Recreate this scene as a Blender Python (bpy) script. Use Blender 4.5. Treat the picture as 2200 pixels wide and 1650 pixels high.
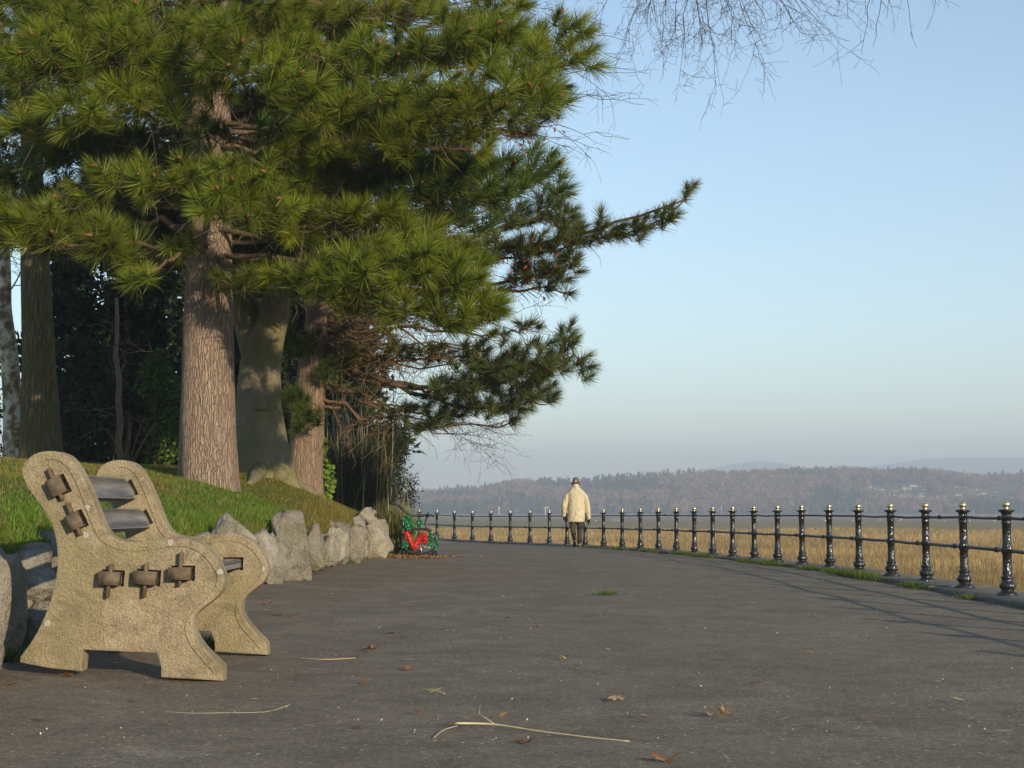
import bpy, bmesh, math, random
import numpy as np
from mathutils import Vector
random.seed(7); RNG = np.random.default_rng(7)
for o in list(bpy.data.objects): bpy.data.objects.remove(o)
scene = bpy.context.scene; C = scene.collection
# ------------------------------------------------------------------ camera, sky, sun, exposure
F = 3300.0; EYE = 0.8; HORIZ = 1097.0
TILT = math.atan((HORIZ - 825.0) / F)
cam = bpy.data.cameras.new('camera'); camo = bpy.data.objects.new('camera', cam); C.objects.link(camo)
cam.sensor_width = 36.0; cam.lens = 36.0 * F / 2200.0; cam.clip_start = 0.1; cam.clip_end = 30000
camo.location = (0, 0, EYE); camo.rotation_euler = (math.pi / 2 + TILT, 0, 0); scene.camera = camo
SUN = Vector((0.63, -1.0, 0.30)).normalized()
world = bpy.data.worlds.new('World'); scene.world = world; world.use_nodes = True
wn = world.node_tree; bg = wn.nodes['Background']
sky = wn.nodes.new('ShaderNodeTexSky'); sky.sky_type = 'NISHITA'; sky.sun_disc = False
sky.sun_elevation = math.asin(SUN.z); sky.sun_rotation = math.atan2(SUN.x, SUN.y)
sky.air_density = 1.0; sky.dust_density = 0.0; sky.ozone_density = 1.6; sky.altitude = 0
wn.links.new(sky.outputs['Color'], bg.inputs['Color']); bg.inputs['Strength'].default_value = 0.145
sl = bpy.data.lights.new('sun', 'SUN'); sl.energy = 5.0; sl.angle = math.radians(0.5); sl.color = (1.0, 0.84, 0.61)
so = bpy.data.objects.new('sun', sl); C.objects.link(so); so.location = (0, 0, 60)
so.rotation_euler = SUN.to_track_quat('Z', 'Y').to_euler()
vs = scene.view_settings; vs.view_transform = 'Standard'; vs.look = 'None'; vs.gamma = 1.0; vs.exposure = 0.6
cy = scene.cycles; cy.max_bounces = 4; cy.diffuse_bounces = 3; cy.glossy_bounces = 2; cy.transmission_bounces = 3; cy.volume_bounces = 0
# ------------------------------------------------------------------ helpers
CT, ST = math.cos(TILT), math.sin(TILT)
def at(px, py, Y):
    u = px - 1100.0; v = 825.0 - py
    dy = F * CT - v * ST; dz = F * ST + v * CT; k = Y / dy
    return Vector((u * k, Y, EYE + dz * k))
def atv(px, py, Y):
    p = at(px, py, Y); return np.array(p)
def lerp(x, xs, ys): return np.interp(x, xs, ys)
def smooth(a, b, x):
    t = np.clip((np.asarray(x, float) - a) / (b - a), 0, 1); return t * t * (3 - 2 * t)
def vnoise(p, seed=0):
    p = np.asarray(p, float); i = np.floor(p).astype(np.int64); f = p - i; f = f * f * (3 - 2 * f)
    def h(a, b, c):
        n = (a * 374761393 + b * 668265263 + c * 2147483647 + seed * 1274126177) & 0xffffffff
        n = ((n ^ (n >> 13)) * 1274126177) & 0xffffffff
        return ((n ^ (n >> 16)) & 0xffff) / 65535.0
    r = 0
    for dx in (0, 1):
        for dy in (0, 1):
            for dz in (0, 1):
                w = (f[..., 0] if dx else 1 - f[..., 0]) * (f[..., 1] if dy else 1 - f[..., 1]) * (f[..., 2] if dz else 1 - f[..., 2])
                r = r + w * h(i[..., 0] + dx, i[..., 1] + dy, i[..., 2] + dz)
    return r * 2 - 1
def fbm(p, o=3, seed=0):
    p = np.asarray(p, float); return sum(vnoise(p * 2 ** k + 17.3 * k, seed + k) / 2 ** k for k in range(o))
def unit(a): return a / np.maximum(np.linalg.norm(a, axis=-1, keepdims=True), 1e-9)

class MB:
    def __init__(s): s.v = []; s.q = []; s.t = []; s.c = []; s.n = 0
    def add(s, v, q=None, t=None, col=None):
        v = np.asarray(v, float).reshape(-1, 3)
        if q is not None and len(q): s.q.append(np.asarray(q, np.int64).reshape(-1, 4) + s.n)
        if t is not None and len(t): s.t.append(np.asarray(t, np.int64).reshape(-1, 3) + s.n)
        if col is None: col = (1.0, 1.0, 1.0)
        col = np.asarray(col, float)
        s.c.append(np.broadcast_to(col, (len(v), 3)) if col.ndim == 1 else col)
        s.v.append(v); s.n += len(v); return s
    def tube(s, pts, rad, sides=6, cap=True, col=None, phase=0.0):
        P = np.asarray(pts, float).reshape(-1, 3); n = len(P)
        R = np.broadcast_to(np.asarray(rad, float), (n,))
        T = np.zeros_like(P); T[1:-1] = P[2:] - P[:-2]; T[0] = P[1] - P[0]; T[-1] = P[-1] - P[-2]; T = unit(T)
        ref = np.array([0, 0, 1.0]) if abs(T[0, 2]) < 0.9 else np.array([1.0, 0, 0])
        A = np.zeros_like(P); a = ref
        for i in range(n):
            a = a - T[i] * np.dot(a, T[i]); a = a / max(np.linalg.norm(a), 1e-9); A[i] = a
        B = np.cross(T, A); an = np.linspace(0, 2 * math.pi, sides, endpoint=False) + phase
        V = P[:, None] + R[:, None, None] * (np.cos(an)[None, :, None] * A[:, None] + np.sin(an)[None, :, None] * B[:, None])
        i = np.arange(n - 1)[:, None] * sides; j = np.arange(sides)[None]; k = (j + 1) % sides
        q = np.stack([i + j, i + k, i + sides + k, i + sides + j], -1).reshape(-1, 4)
        t = []
        V = V.reshape(-1, 3)
        if cap:
            V = np.vstack([V, P[:1], P[-1:]]); c0 = n * sides; jj = np.arange(sides); kk = (jj + 1) % sides
            t = np.vstack([np.stack([np.full(sides, c0), kk, jj], -1), np.stack([np.full(sides, c0 + 1), (n - 1) * sides + jj, (n - 1) * sides + kk], -1)])
        return s.add(V, q, t, col)
    def lathe(s, prof, seg=20, origin=(0, 0, 0), col=None):
        pr = np.asarray(prof, float); n = len(pr); an = np.linspace(0, 2 * math.pi, seg, endpoint=False)
        V = np.zeros((n, seg, 3)); V[..., 0] = pr[:, :1] * np.cos(an); V[..., 1] = pr[:, :1] * np.sin(an); V[..., 2] = pr[:, 1:2]
        V += np.asarray(origin); i = np.arange(n - 1)[:, None] * seg; j = np.arange(seg)[None]; k = (j + 1) % seg
        return s.add(V.reshape(-1, 3), np.stack([i + j, i + k, i + seg + k, i + seg + j], -1).reshape(-1, 4), None, col)
    def box(s, c, h, rot=None, col=None):
        V = np.array([[x, y, z] for x in (-1, 1) for y in (-1, 1) for z in (-1, 1)], float) * np.asarray(h)
        if rot is not None: V = V @ np.asarray(rot).T
        return s.add(V + np.asarray(c), [[0, 1, 3, 2], [4, 6, 7, 5], [0, 4, 5, 1], [2, 3, 7, 6], [0, 2, 6, 4], [1, 5, 7, 3]], None, col)
    def grid(s, V, col=None):
        n, m = V.shape[:2]; i = np.arange(n - 1)[:, None] * m; j = np.arange(m - 1)[None]
        return s.add(V.reshape(-1, 3), np.stack([i + j, i + j + 1, i + m + j + 1, i + m + j], -1).reshape(-1, 4), None, col)
    def mesh(s, name, smooth_=False):
        v = np.vstack(s.v); q = np.vstack(s.q) if s.q else np.zeros((0, 4), int); t = np.vstack(s.t) if s.t else np.zeros((0, 3), int)
        me = bpy.data.meshes.new(name); me.vertices.add(len(v)); me.vertices.foreach_set('co', v.astype(np.float32).ravel())
        me.loops.add(q.size + t.size); me.loops.foreach_set('vertex_index', np.concatenate([q.ravel(), t.ravel()]).astype(np.int32))
        me.polygons.add(len(q) + len(t))
        me.polygons.foreach_set('loop_start', np.concatenate([np.arange(len(q)) * 4, q.size + np.arange(len(t)) * 3]).astype(np.int32))
        if smooth_: me.polygons.foreach_set('use_smooth', np.ones(len(q) + len(t), bool))
        ca = me.color_attributes.new('tint', 'FLOAT_COLOR', 'POINT'); c = np.ones((len(v), 4), np.float32); c[:, :3] = np.vstack(s.c); ca.data.foreach_set('color', c.ravel())
        me.update(calc_edges=True); return me
    def build(s, name, mat, parent=None, smooth_=False, kind=None, label=None, cat=None, group=None):
        return link(s.mesh(name, smooth_), name, mat, parent, kind, label, cat, group)
def link(me, name, mat=None, parent=None, kind=None, label=None, cat=None, group=None):
    o = bpy.data.objects.new(name, me); C.objects.link(o)
    if mat is not None and me is not None and not len(me.materials): me.materials.append(mat)
    if parent is not None: o.parent = parent; o.matrix_parent_inverse = pinv(parent)
    return tag(o, label, cat, group, kind)
def wmat(o):
    from mathutils import Matrix
    B = Matrix.LocRotScale(o.location, o.rotation_euler, o.scale)
    return B if o.parent is None else wmat(o.parent) @ o.matrix_parent_inverse @ B
def pinv(p): return wmat(p).inverted()
def tag(o, label=None, cat=None, group=None, kind=None):
    if label: o['label'] = label
    if cat: o['category'] = cat
    if group: o['group'] = group
    if kind: o['kind'] = kind
    return o
def thing(name, label, cat, loc=(0, 0, 0), group=None):
    o = bpy.data.objects.new(name, None); C.objects.link(o); o.location = loc; o.empty_display_size = 0.2
    return tag(o, label, cat, group)
def bake(o):
    """apply the modifiers of o"""
    dg = bpy.context.evaluated_depsgraph_get(); me = bpy.data.meshes.new_from_object(o.evaluated_get(dg)); old = o.data
    o.modifiers.clear(); o.data = me
    if old.users == 0: bpy.data.meshes.remove(old)
    return o
# ------------------------------------------------------------------ materials
class NT:
    def __init__(s, name):
        s.m = bpy.data.materials.new(name); s.m.use_nodes = True; s.t = s.m.node_tree; s.b = s.t.nodes['Principled BSDF']; s.out = s.t.nodes['Material Output']
        s.tc = s.t.nodes.new('ShaderNodeTexCoord').outputs['Object']
    def L(s, a, b): s.t.links.new(a, b)
    def N(s, typ, **kw):
        n = s.t.nodes.new(typ)
        for k, v in kw.items(): setattr(n, k, v)
        return n
    def geo(s): s.tc = s.N('ShaderNodeNewGeometry').outputs['Position']; return s
    def mapped(s, sc, src=None):
        m = s.N('ShaderNodeMapping'); m.inputs['Scale'].default_value = sc; s.L(src or s.tc, m.inputs['Vector']); return m.outputs['Vector']
    def noise(s, scale, detail=4, rough=0.55, vec=None, dist=0.0):
        n = s.N('ShaderNodeTexNoise'); n.inputs['Scale'].default_value = scale; n.inputs['Detail'].default_value = detail; n.inputs['Roughness'].default_value = rough; n.inputs['Distortion'].default_value = dist
        s.L(vec or s.tc, n.inputs['Vector']); return n.outputs['Fac']
    def voro(s, scale, feature='F1', vec=None, out='Distance', rnd=1.0):
        n = s.N('ShaderNodeTexVoronoi', feature=feature); n.inputs['Scale'].default_value = scale; n.inputs['Randomness'].default_value = rnd; s.L(vec or s.tc, n.inputs['Vector']); return n.outputs[out]
    def ramp(s, fac, stops, interp='LINEAR'):
        r = s.N('ShaderNodeValToRGB'); r.color_ramp.interpolation = interp; e = r.color_ramp.elements
        while len(e) < len(stops): e.new(0.5)
        for k, (p, c) in zip(e, stops):
            k.position = p; k.color = (c, c, c, 1) if not hasattr(c, '__len__') else (*c, 1)
        s.L(fac, r.inputs['Fac']); return r.outputs['Color']
    def mix(s, fac, a, b, mode='MIX'):
        m = s.N('ShaderNodeMix', data_type='RGBA', blend_type=mode)
        for k_, (sock, v) in enumerate(((m.inputs[0], fac), (m.inputs[6], a), (m.inputs[7], b))):
            if hasattr(v, 'links') or hasattr(v, 'is_linked'): s.L(v, sock)
            elif hasattr(v, '__len__'): sock.default_value = (*v, 1)
            else: sock.default_value = v if k_ == 0 else (v, v, v, 1)
        return m.outputs[2]
    def math(s, op, a, b=0.5):
        m = s.N('ShaderNodeMath', operation=op)
        for sock, v in ((m.inputs[0], a), (m.inputs[1], b)):
            if hasattr(v, 'is_linked'): s.L(v, sock)
            else: sock.default_value = v
        return m.outputs[0]
    def sep(s, i, src=None):
        n = s.N('ShaderNodeSeparateXYZ'); s.L(src or s.tc, n.inputs[0]); return n.outputs[i]
    def tint(s): return s.N('ShaderNodeVertexColor', layer_name='tint').outputs['Color']
    def color(s, c):
        if hasattr(c, 'is_linked'): s.L(c, s.b.inputs['Base Color'])
        else: s.b.inputs['Base Color'].default_value = (*c, 1)
        return s
    def rough(s, r, spec=0.5, metal=0.0):
        if hasattr(r, 'is_linked'): s.L(r, s.b.inputs['Roughness'])
        else: s.b.inputs['Roughness'].default_value = r
        s.b.inputs['Specular IOR Level'].default_value = spec; s.b.inputs['Metallic'].default_value = metal; return s
    def bump(s, h, dist=0.01, strength=1.0, prev=None):
        b = s.N('ShaderNodeBump'); b.inputs['Distance'].default_value = dist; b.inputs['Strength'].default_value = strength; s.L(h, b.inputs['Height']); s.L(b.outputs[0], s.b.inputs['Normal'])
        return s
    def translucent(s, fac, colsock):
        tr = s.N('ShaderNodeBsdfTranslucent'); s.L(colsock, tr.inputs['Color']); mx = s.N('ShaderNodeMixShader'); mx.inputs[0].default_value = fac
        s.L(s.b.outputs[0], mx.inputs[1]); s.L(tr.outputs[0], mx.inputs[2]); s.L(mx.outputs[0], s.out.inputs['Surface']); return s
M = {}
def asphalt():
    n = NT('asphalt').geo()
    grain = n.noise(140, 5, 0.7); med = n.noise(14, 5, 0.65); big = n.noise(0.7, 5, 0.6)
    c = n.ramp(med, [(0.25, (0.146, 0.115, 0.077)), (0.75, (0.240, 0.193, 0.132))])
    c = n.mix(0.55, c, n.ramp(grain, [(0.3, (0.08, 0.066, 0.046)), (0.7, (0.335, 0.278, 0.20))]))
    c = n.mix(n.ramp(big, [(0.42, 0.0), (0.66, 0.55)]), c, (0.145, 0.112, 0.076))
    # worn pale patches, broken up by a fine noise
    worn = n.math('MULTIPLY', n.ramp(n.noise(1.3, 4, 0.6, n.mapped((1, 0.55, 1))), [(0.55, 0.0), (0.72, 1.0)]), n.ramp(n.noise(55, 4, 0.75), [(0.52, 0.0), (0.66, 1.0)]))
    c = n.mix(n.math('MULTIPLY', worn, 0.95), c, (0.46, 0.41, 0.34))
    # pale stone chips
    d = n.voro(30); cell = n.voro(30, out='Color'); keep = n.ramp(n.sep(0, cell), [(0.90, 0.0), (0.92, 1.0)])
    chip = n.math('MULTIPLY', n.ramp(d, [(0.16, 1.0), (0.24, 0.0)]), keep); c = n.mix(n.math('MULTIPLY', chip, 0.85), c, (0.55, 0.51, 0.45))
    d2 = n.voro(75); cell2 = n.voro(75, out='Color'); keep2 = n.ramp(n.sep(1, cell2), [(0.78, 0.0), (0.80, 1.0)])
    c = n.mix(n.math('MULTIPLY', n.ramp(d2, [(0.2, 0.8), (0.34, 0.0)]), keep2), c, (0.42, 0.38, 0.32))
    g2 = n.noise(38, 5, 0.8); c = n.mix(1.0, c, n.ramp(g2, [(0.30, 0.55), (0.5, 1.0), (0.70, 1.4)]), 'MULTIPLY')
    st = n.noise(2.2, 5, 0.7, n.mapped((1, 1, 1)), 1.2); c = n.mix(1.0, c, n.ramp(st, [(0.35, 0.78), (0.65, 1.15)]), 'MULTIPLY')
    n.color(c).rough(0.9, 0.25); h = n.math('ADD', n.math('MULTIPLY', g2, 1.2), med); n.bump(h, 0.008); return n.m
def concrete(name, base, dark, moss, mossamt=0.5, lichen=True, scale=1.0):
    n = NT(name)
    f = n.noise(90 * scale, 5, 0.7); m_ = n.noise(9 * scale, 6, 0.65); b = n.noise(2.2 * scale, 4, 0.6)
    c = n.mix(n.ramp(m_, [(0.40, 0.0), (0.60, 1.0)]), dark, base); c = n.mix(0.4, c, n.ramp(f, [(0.35, tuple(x * 0.45 for x in base)), (0.62, tuple(min(1, x * 1.35) for x in base))]))
    c = n.mix(n.math('MULTIPLY', n.ramp(b, [(0.42, 0.0), (0.62, 1.0)]), mossamt), c, moss)
    c = n.mix(n.math('MULTIPLY', n.ramp(n.noise(5.5 * scale, 6, 0.75, None, 0.8), [(0.50, 0.0), (0.64, 1.0)]), 0.55), c, tuple(x * 0.55 for x in dark))
    pit = n.ramp(n.voro(70 * scale), [(0.0, 0.55), (0.22, 1.0)]); c = n.mix(1.0, c, pit, 'MULTIPLY')
    if lichen:
        d = n.voro(7.5, vec=n.tc); w = n.math('ADD', d, n.math('MULTIPLY', n.noise(60, 3), 0.16)); keep = n.ramp(n.sep(0, n.voro(7.5, out='Color')), [(0.60, 0.0), (0.62, 1.0)])
        c = n.mix(n.math('MULTIPLY', n.ramp(w, [(0.17, 0.9), (0.20, 0.0)]), keep), c, (0.62, 0.60, 0.52))
        keep = n.ramp(n.sep(1, n.voro(4.5, out='Color')), [(0.86, 0.0), (0.88, 1.0)]); w = n.math('ADD', n.voro(4.5), n.math('MULTIPLY', n.noise(50, 3), 0.2))
        c = n.mix(n.math('MULTIPLY', n.ramp(w, [(0.14, 0.8), (0.17, 0.0)]), keep), c, (0.50, 0.40, 0.05))
    n.color(c).rough(0.92, 0.2); n.bump(n.math('ADD', f, m_), 0.02); return n.m
def wood(name, a, b):
    n = NT(name); g = n.noise(26, 6, 0.65, n.mapped((1, 0.07, 1))); n.color(n.ramp(g, [(0.3, a), (0.7, b)])).rough(0.9, 0.15).bump(g, 0.006); return n.m
def bark(name, a, b, c_, zs=0.22, scale=9, plate=0.5, moss=None, mossz=None, depth=0.05):
    n = NT(name).geo(); dn = n.N('ShaderNodeTexNoise'); dn.inputs['Scale'].default_value = 5; dn.inputs['Detail'].default_value = 4; n.L(n.tc, dn.inputs['Vector']); va = n.N('ShaderNodeVectorMath', operation='MULTIPLY_ADD'); n.L(dn.outputs['Color'], va.inputs[0]); va.inputs[1].default_value = (0.09, 0.09, 0.4); n.L(n.tc, va.inputs[2]); n.tc = va.outputs[0]; v = n.mapped((1, 1, zs)); e = n.voro(scale, 'DISTANCE_TO_EDGE', n.mapped((1, 1, zs * 1.0))); w = n.noise(scale * 1.4, 6, 0.7, v, 0.6); f = n.noise(scale * 9, 4, 0.7, n.mapped((1, 1, 0.5)))
    crack = n.ramp(e, [(0.0, 0.0), (0.16, 1.0)]); col = n.ramp(w, [(0.28, a), (0.5, b), (0.75, c_)]); col = n.mix(0.45, col, n.ramp(f, [(0.3, a), (0.68, c_)]))
    col = n.mix(n.math('MULTIPLY', n.math('SUBTRACT', 1.0, crack), plate), col, tuple(x * 0.3 for x in a))
    if moss: col = n.mix(n.math('MULTIPLY', n.ramp(n.noise(1.6, 4), [(0.42, 0.0), (0.62, 1.0)]), 0.75), col, moss)
    n.color(col).rough(0.95, 0.15); n.bump(n.math('ADD', n.math('MULTIPLY', crack, plate), n.math('MULTIPLY', w, 0.9)), depth); return n.m
def foliage(name, base, trans=0.3, rough=0.45, spec=0.4):
    n = NT(name); c = n.mix(1.0, n.tint(), base, 'MULTIPLY'); n.color(c).rough(rough, spec); n.translucent(trans, c); return n.m
def plain(name, c, r=0.6, spec=0.4, metal=0.0, var=0.25, scale=30, bumpd=0.0):
    n = NT(name); g = n.noise(scale, 4, 0.6); n.color(n.mix(g, tuple(x * (1 - var) for x in c), tuple(min(1, x * (1 + var)) for x in c))).rough(r, spec, metal)
    if bumpd: n.bump(g, bumpd)
    return n.m
M['asphalt'] = asphalt()
M['bench_concrete'] = concrete('weathered_concrete', (0.50, 0.405, 0.265), (0.33, 0.26, 0.16), (0.29, 0.25, 0.11), 0.5)
M['kerb'] = concrete('kerb_concrete', (0.24, 0.215, 0.18), (0.16, 0.145, 0.12), (0.15, 0.14, 0.08), 0.4, False)
M['slat'] = wood('grey_timber', (0.13, 0.12, 0.11), (0.29, 0.275, 0.26)); M['peg'] = wood('brown_timber', (0.085, 0.064, 0.042), (0.20, 0.152, 0.10))
def limestone():
    n = NT('limestone'); w = n.noise(5, 6, 0.7, None, 0.5); f = n.noise(40, 5, 0.7); c = n.ramp(w, [(0.30, (0.15, 0.125, 0.09)), (0.48, (0.40, 0.355, 0.28)), (0.70, (0.66, 0.61, 0.53))])
    c = n.mix(0.35, c, n.ramp(f, [(0.3, (0.10, 0.085, 0.06)), (0.7, (0.60, 0.55, 0.47))])); c = n.mix(1.0, c, n.tint(), 'MULTIPLY')
    c = n.mix(n.math('MULTIPLY', n.ramp(n.noise(2.5, 4), [(0.5, 0.0), (0.66, 1.0)]), 0.5), c, (0.22, 0.20, 0.08))
    n.color(c).rough(0.95, 0.15); n.bump(n.math('ADD', w, n.math('MULTIPLY', f, 0.5)), 0.09); return n.m
M['limestone'] = limestone()
def lawn():
    n = NT('lawn_soil').geo(); b = n.noise(1.1, 5, 0.65); f = n.noise(30, 4, 0.7)
    moss = n.math('MULTIPLY', n.ramp(b, [(0.4, 0.0), (0.6, 1.0)]), n.ramp(n.sep(1), [(0.0, 0.0), (1.0, 1.0)]))
    c = n.ramp(f, [(0.25, (0.045, 0.075, 0.010)), (0.75, (0.11, 0.165, 0.025))]); c = n.mix(n.math('MULTIPLY', n.ramp(b, [(0.42, 0.0), (0.62, 1.0)]), 0.6), c, (0.14, 0.115, 0.035))
    n.color(c).rough(1.0, 0.1).bump(f, 0.03); return n.m
M['lawn'] = lawn()
M['grass'] = foliage('grass_blades', (1, 1, 1), 0.3, 0.6, 0.3); M['reed'] = foliage('marsh_reed', (1, 1, 1), 0.25, 0.7, 0.2)
M['needle'] = foliage('pine_needles', (1, 1, 1), 0.42, 0.42, 0.45); M['leaf'] = foliage('evergreen_leaves', (1, 1, 1), 0.2, 0.6, 0.2); M['dead'] = foliage('dry_leaf', (1, 1, 1), 0.15, 0.8, 0.2)
M['pine_bark'] = bark('pine_bark', (0.15, 0.098, 0.066), (0.36, 0.255, 0.18), (0.60, 0.475, 0.37), 0.10, 30, 0.42, None, None, 0.05)
M['red_bark'] = bark('red_pine_bark', (0.13, 0.085, 0.055), (0.30, 0.205, 0.14), (0.46, 0.34, 0.25), 0.12, 22, 0.3)
M['beech_bark'] = bark('beech_bark', (0.12, 0.10, 0.065), (0.22, 0.185, 0.12), (0.34, 0.295, 0.205), 0.35, 10, 0.10, (0.17, 0.155, 0.055), None, 0.03)
M['moss_bark'] = bark('moss_bark', (0.10, 0.075, 0.04), (0.20, 0.15, 0.08), (0.31, 0.24, 0.13), 0.12, 16, 0.5, (0.15, 0.13, 0.045))
def birch():
    n = NT('birch_bark').geo(); p = n.noise(3.0, 5, 0.7, n.mapped((1.5, 1.5, 1.3))); c = n.ramp(p, [(0.44, (0.16, 0.115, 0.065)), (0.50, (0.34, 0.27, 0.17)), (0.58, (0.62, 0.55, 0.43))]); n.color(c).rough(0.8, 0.2).bump(p, 0.02); return n.m
M['birch'] = birch()
M['branch'] = plain('pine_branch_bark', (0.13, 0.088, 0.055), 0.9, 0.2, 0, 0.5, 40, 0.01); M['twig'] = plain('bare_twig', (0.085, 0.058, 0.048), 0.9, 0.2, 0, 0.35, 30)
M['deadtwig'] = plain('dead_twig', (0.19, 0.12, 0.065), 0.9, 0.2, 0, 0.4, 20); M['cone'] = plain('pine_cone', (0.20, 0.092, 0.036), 0.8, 0.2, 0, 0.4, 60, 0.01)
def iron():
    n = NT('black_gloss_paint'); d = n.voro(55, 'F1', n.mapped((1, 1, 0.7))); w = n.noise(38, 3, 0.6); n.color((0.012, 0.011, 0.010)).rough(0.28, 0.8); n.bump(n.math('ADD', d, n.math('MULTIPLY', w, 0.6)), 0.006); return n.m
M['iron'] = iron(); M['brass'] = plain('gold_paint', (0.80, 0.66, 0.38), 0.28, 0.5, 0.9, 0.1, 60); M['rail'] = plain('dark_rail_paint', (0.030, 0.028, 0.030), 0.45, 0.5, 0, 0.3, 60)
# ------------------------------------------------------------------ terrain functions
def pathz(X, Y):
    X = np.asarray(X, float); Y = np.asarray(Y, float)
    return lerp(Y, [0, 22, 32, 42, 60], [0, 0, -0.03, -0.085, -0.12]) + np.clip(-1.4 - X, 0, 1.4) * 0.035
def wallx(Y): return lerp(Y, [-10, 6, 8.5, 13, 17.2, 22, 27, 29, 31, 36, 46, 80], [-2.75, -2.72, -2.78, -2.78, -2.66, -2.5, -2.25, -2.0, -2.4, -5, -9, -22])
def bankz(X, Y):
    X = np.asarray(X, float); Y = np.asarray(Y, float); u = wallx(Y) - X
    A = lerp(Y, [0, 12, 15, 20, 26, 40, 80], [0.55, 0.72, 0.80, 0.95, 1.0, 1.0, 1.0]); b0 = lerp(Y, [0, 10, 24, 27, 29, 33], [0.5, 0.52, 0.52, 0.42, 0.2, 0.12])
    z = b0 + A * (1 - np.exp(-np.clip(u, 0, None) / 1.2)) + 0.22 * np.exp(-((X + 3.4) ** 2 + (Y - 22.6) ** 2) / 1.2)
    z = z + 0.05 * fbm(np.stack([X * 0.8, Y * 0.8, X * 0], -1), 2, 3)
    return np.where(u < 0.12, -0.25 + (z + 0.25) * smooth(-0.1, 0.12, u), z)
# fence line: post number -> depth, picture x
NPOST = [2157, 2067, 1986, 1911, 1843, 1780, 1720, 1668, 1619, 1571, 1529, 1491, 1452, 1414, 1375, 1336, 1297, 1256, 1218, 1181, 1139, 1096, 1055, 1015, 977, 940, 901]
def fence_d(n): return float(lerp(n, [-8, 0, 4, 8, 16, 25, 40], [3.2, 14.05, 19.7, 25.0, 35.4, 46.4, 63]))
posts = []
for i, px in enumerate(NPOST):
    d = fence_d(i); posts.append((float((px - 1100) / F * d * 1.0), d))
posts = [(4.5, 14.05 - 1.36 * k) for k in range(6, 0, -1)] + posts
dxl = posts[-1][0] - posts[-4][0]; dyl = posts[-1][1] - posts[-4][1]
for k in range(1, 9): posts.append((posts[-1][0] + dxl / 3, posts[-1][1] + dyl / 3))
PX = np.array([p[0] for p in posts]); PY = np.array([p[1] for p in posts]); PX[6:] = np.convolve(np.pad(PX[6:], 1, 'edge'), [0.2, 0.6, 0.2], 'valid'); PX[6] = 4.5
def fencex(Y): return lerp(Y, PY, PX)
MARSH = -1.6
# ------------------------------------------------------------------ ground, path, sea wall, bank
def marsh_mat():
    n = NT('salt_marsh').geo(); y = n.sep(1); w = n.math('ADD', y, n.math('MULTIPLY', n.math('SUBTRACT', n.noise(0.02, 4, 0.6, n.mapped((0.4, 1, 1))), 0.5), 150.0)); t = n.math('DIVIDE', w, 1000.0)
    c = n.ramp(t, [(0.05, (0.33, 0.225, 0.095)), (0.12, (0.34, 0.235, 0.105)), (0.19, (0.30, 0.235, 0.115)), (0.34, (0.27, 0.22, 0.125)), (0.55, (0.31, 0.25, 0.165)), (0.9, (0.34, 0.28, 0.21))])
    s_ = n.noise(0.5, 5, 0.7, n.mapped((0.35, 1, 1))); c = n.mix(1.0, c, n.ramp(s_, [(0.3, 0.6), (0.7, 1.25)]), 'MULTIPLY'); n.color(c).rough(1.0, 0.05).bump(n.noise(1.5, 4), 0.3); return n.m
g = MB(); xs = np.array([-5000, -1500, -400, -120, 0, 120, 400, 1500, 5000.0]); ys = np.array([-5000, -600, -60, 0, 60, 200, 600, 1500, 5000.0])
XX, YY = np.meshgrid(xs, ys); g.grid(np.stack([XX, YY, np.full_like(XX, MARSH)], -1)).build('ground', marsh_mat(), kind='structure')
m = MB(); ys = np.arange(-8, 62, 0.4); V = np.zeros((len(ys), 40, 3))
for i, y in enumerate(ys):
    V[i, :, 0] = np.linspace(-16, fencex(y) - 0.30, 40); V[i, :, 1] = y; V[i, :, 2] = pathz(V[i, :, 0], y) + 0.012 * fbm(np.stack([V[i, :, 0] * 0.7, V[i, :, 1] * 0.7, V[i, :, 0] * 0], -1), 2, 9)
m.grid(V).build('path', M['asphalt'], smooth_=True, kind='structure')
# sea wall: masonry core with coping slabs on top
core = MB(); V = np.zeros((len(ys), 4, 3))
for i, y in enumerate(ys):
    fx = fencex(y); V[i, :, 0] = [fx - 0.6, fx + 0.28, fx + 0.30, fx + 0.62]; V[i, :, 1] = y; V[i, :, 2] = [-0.22, -0.22, -0.25, MARSH - 0.2]
wall_o = core.grid(V).build('sea_wall', M['kerb'], kind='structure')
def fpt(s):   # arclength along fence
    return np.array([lerp(s, FS, PX), lerp(s, FS, PY)])
FS = np.concatenate([[0], np.cumsum(np.hypot(np.diff(PX), np.diff(PY)))])
s0 = 0.0
while s0 < FS[-1] - 0.4:
    s1 = min(s0 + 1.55 + 0.3 * random.random(), FS[-1]); b = MB(); dz = random.uniform(-0.006, 0.006)
    ss = np.linspace(s0 + 0.012, s1 - 0.012, 4); ring = []
    for s_ in ss:
        p = fpt(s_); t = fpt(s_ + 0.3) - fpt(s_ - 0.3); t /= np.hypot(*t); nrm = np.array([t[1], -t[0]]); z = float(pathz(p[0], p[1])) + 0.035 + dz
        prof = [(-0.30, -0.24), (-0.30, -0.015), (-0.285, 0.0), (0.33, 0.0), (0.345, -0.015), (0.345, -0.24)]
        ring.append([[p[0] + nrm[0] * a, p[1] + nrm[1] * a, z + c] for a, c in prof])
    R = np.array(ring); R[..., 2] += 0.006 * vnoise(R * 3, 5)
    b.grid(R); k = len(prof); b.add(R[0], None, [[0, i, i + 1] for i in range(1, k - 1)]); b.add(R[-1], None, [[0, i + 1, i] for i in range(1, k - 1)])
    b.build('coping_slab', M['kerb'], wall_o); s0 = s1
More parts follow.
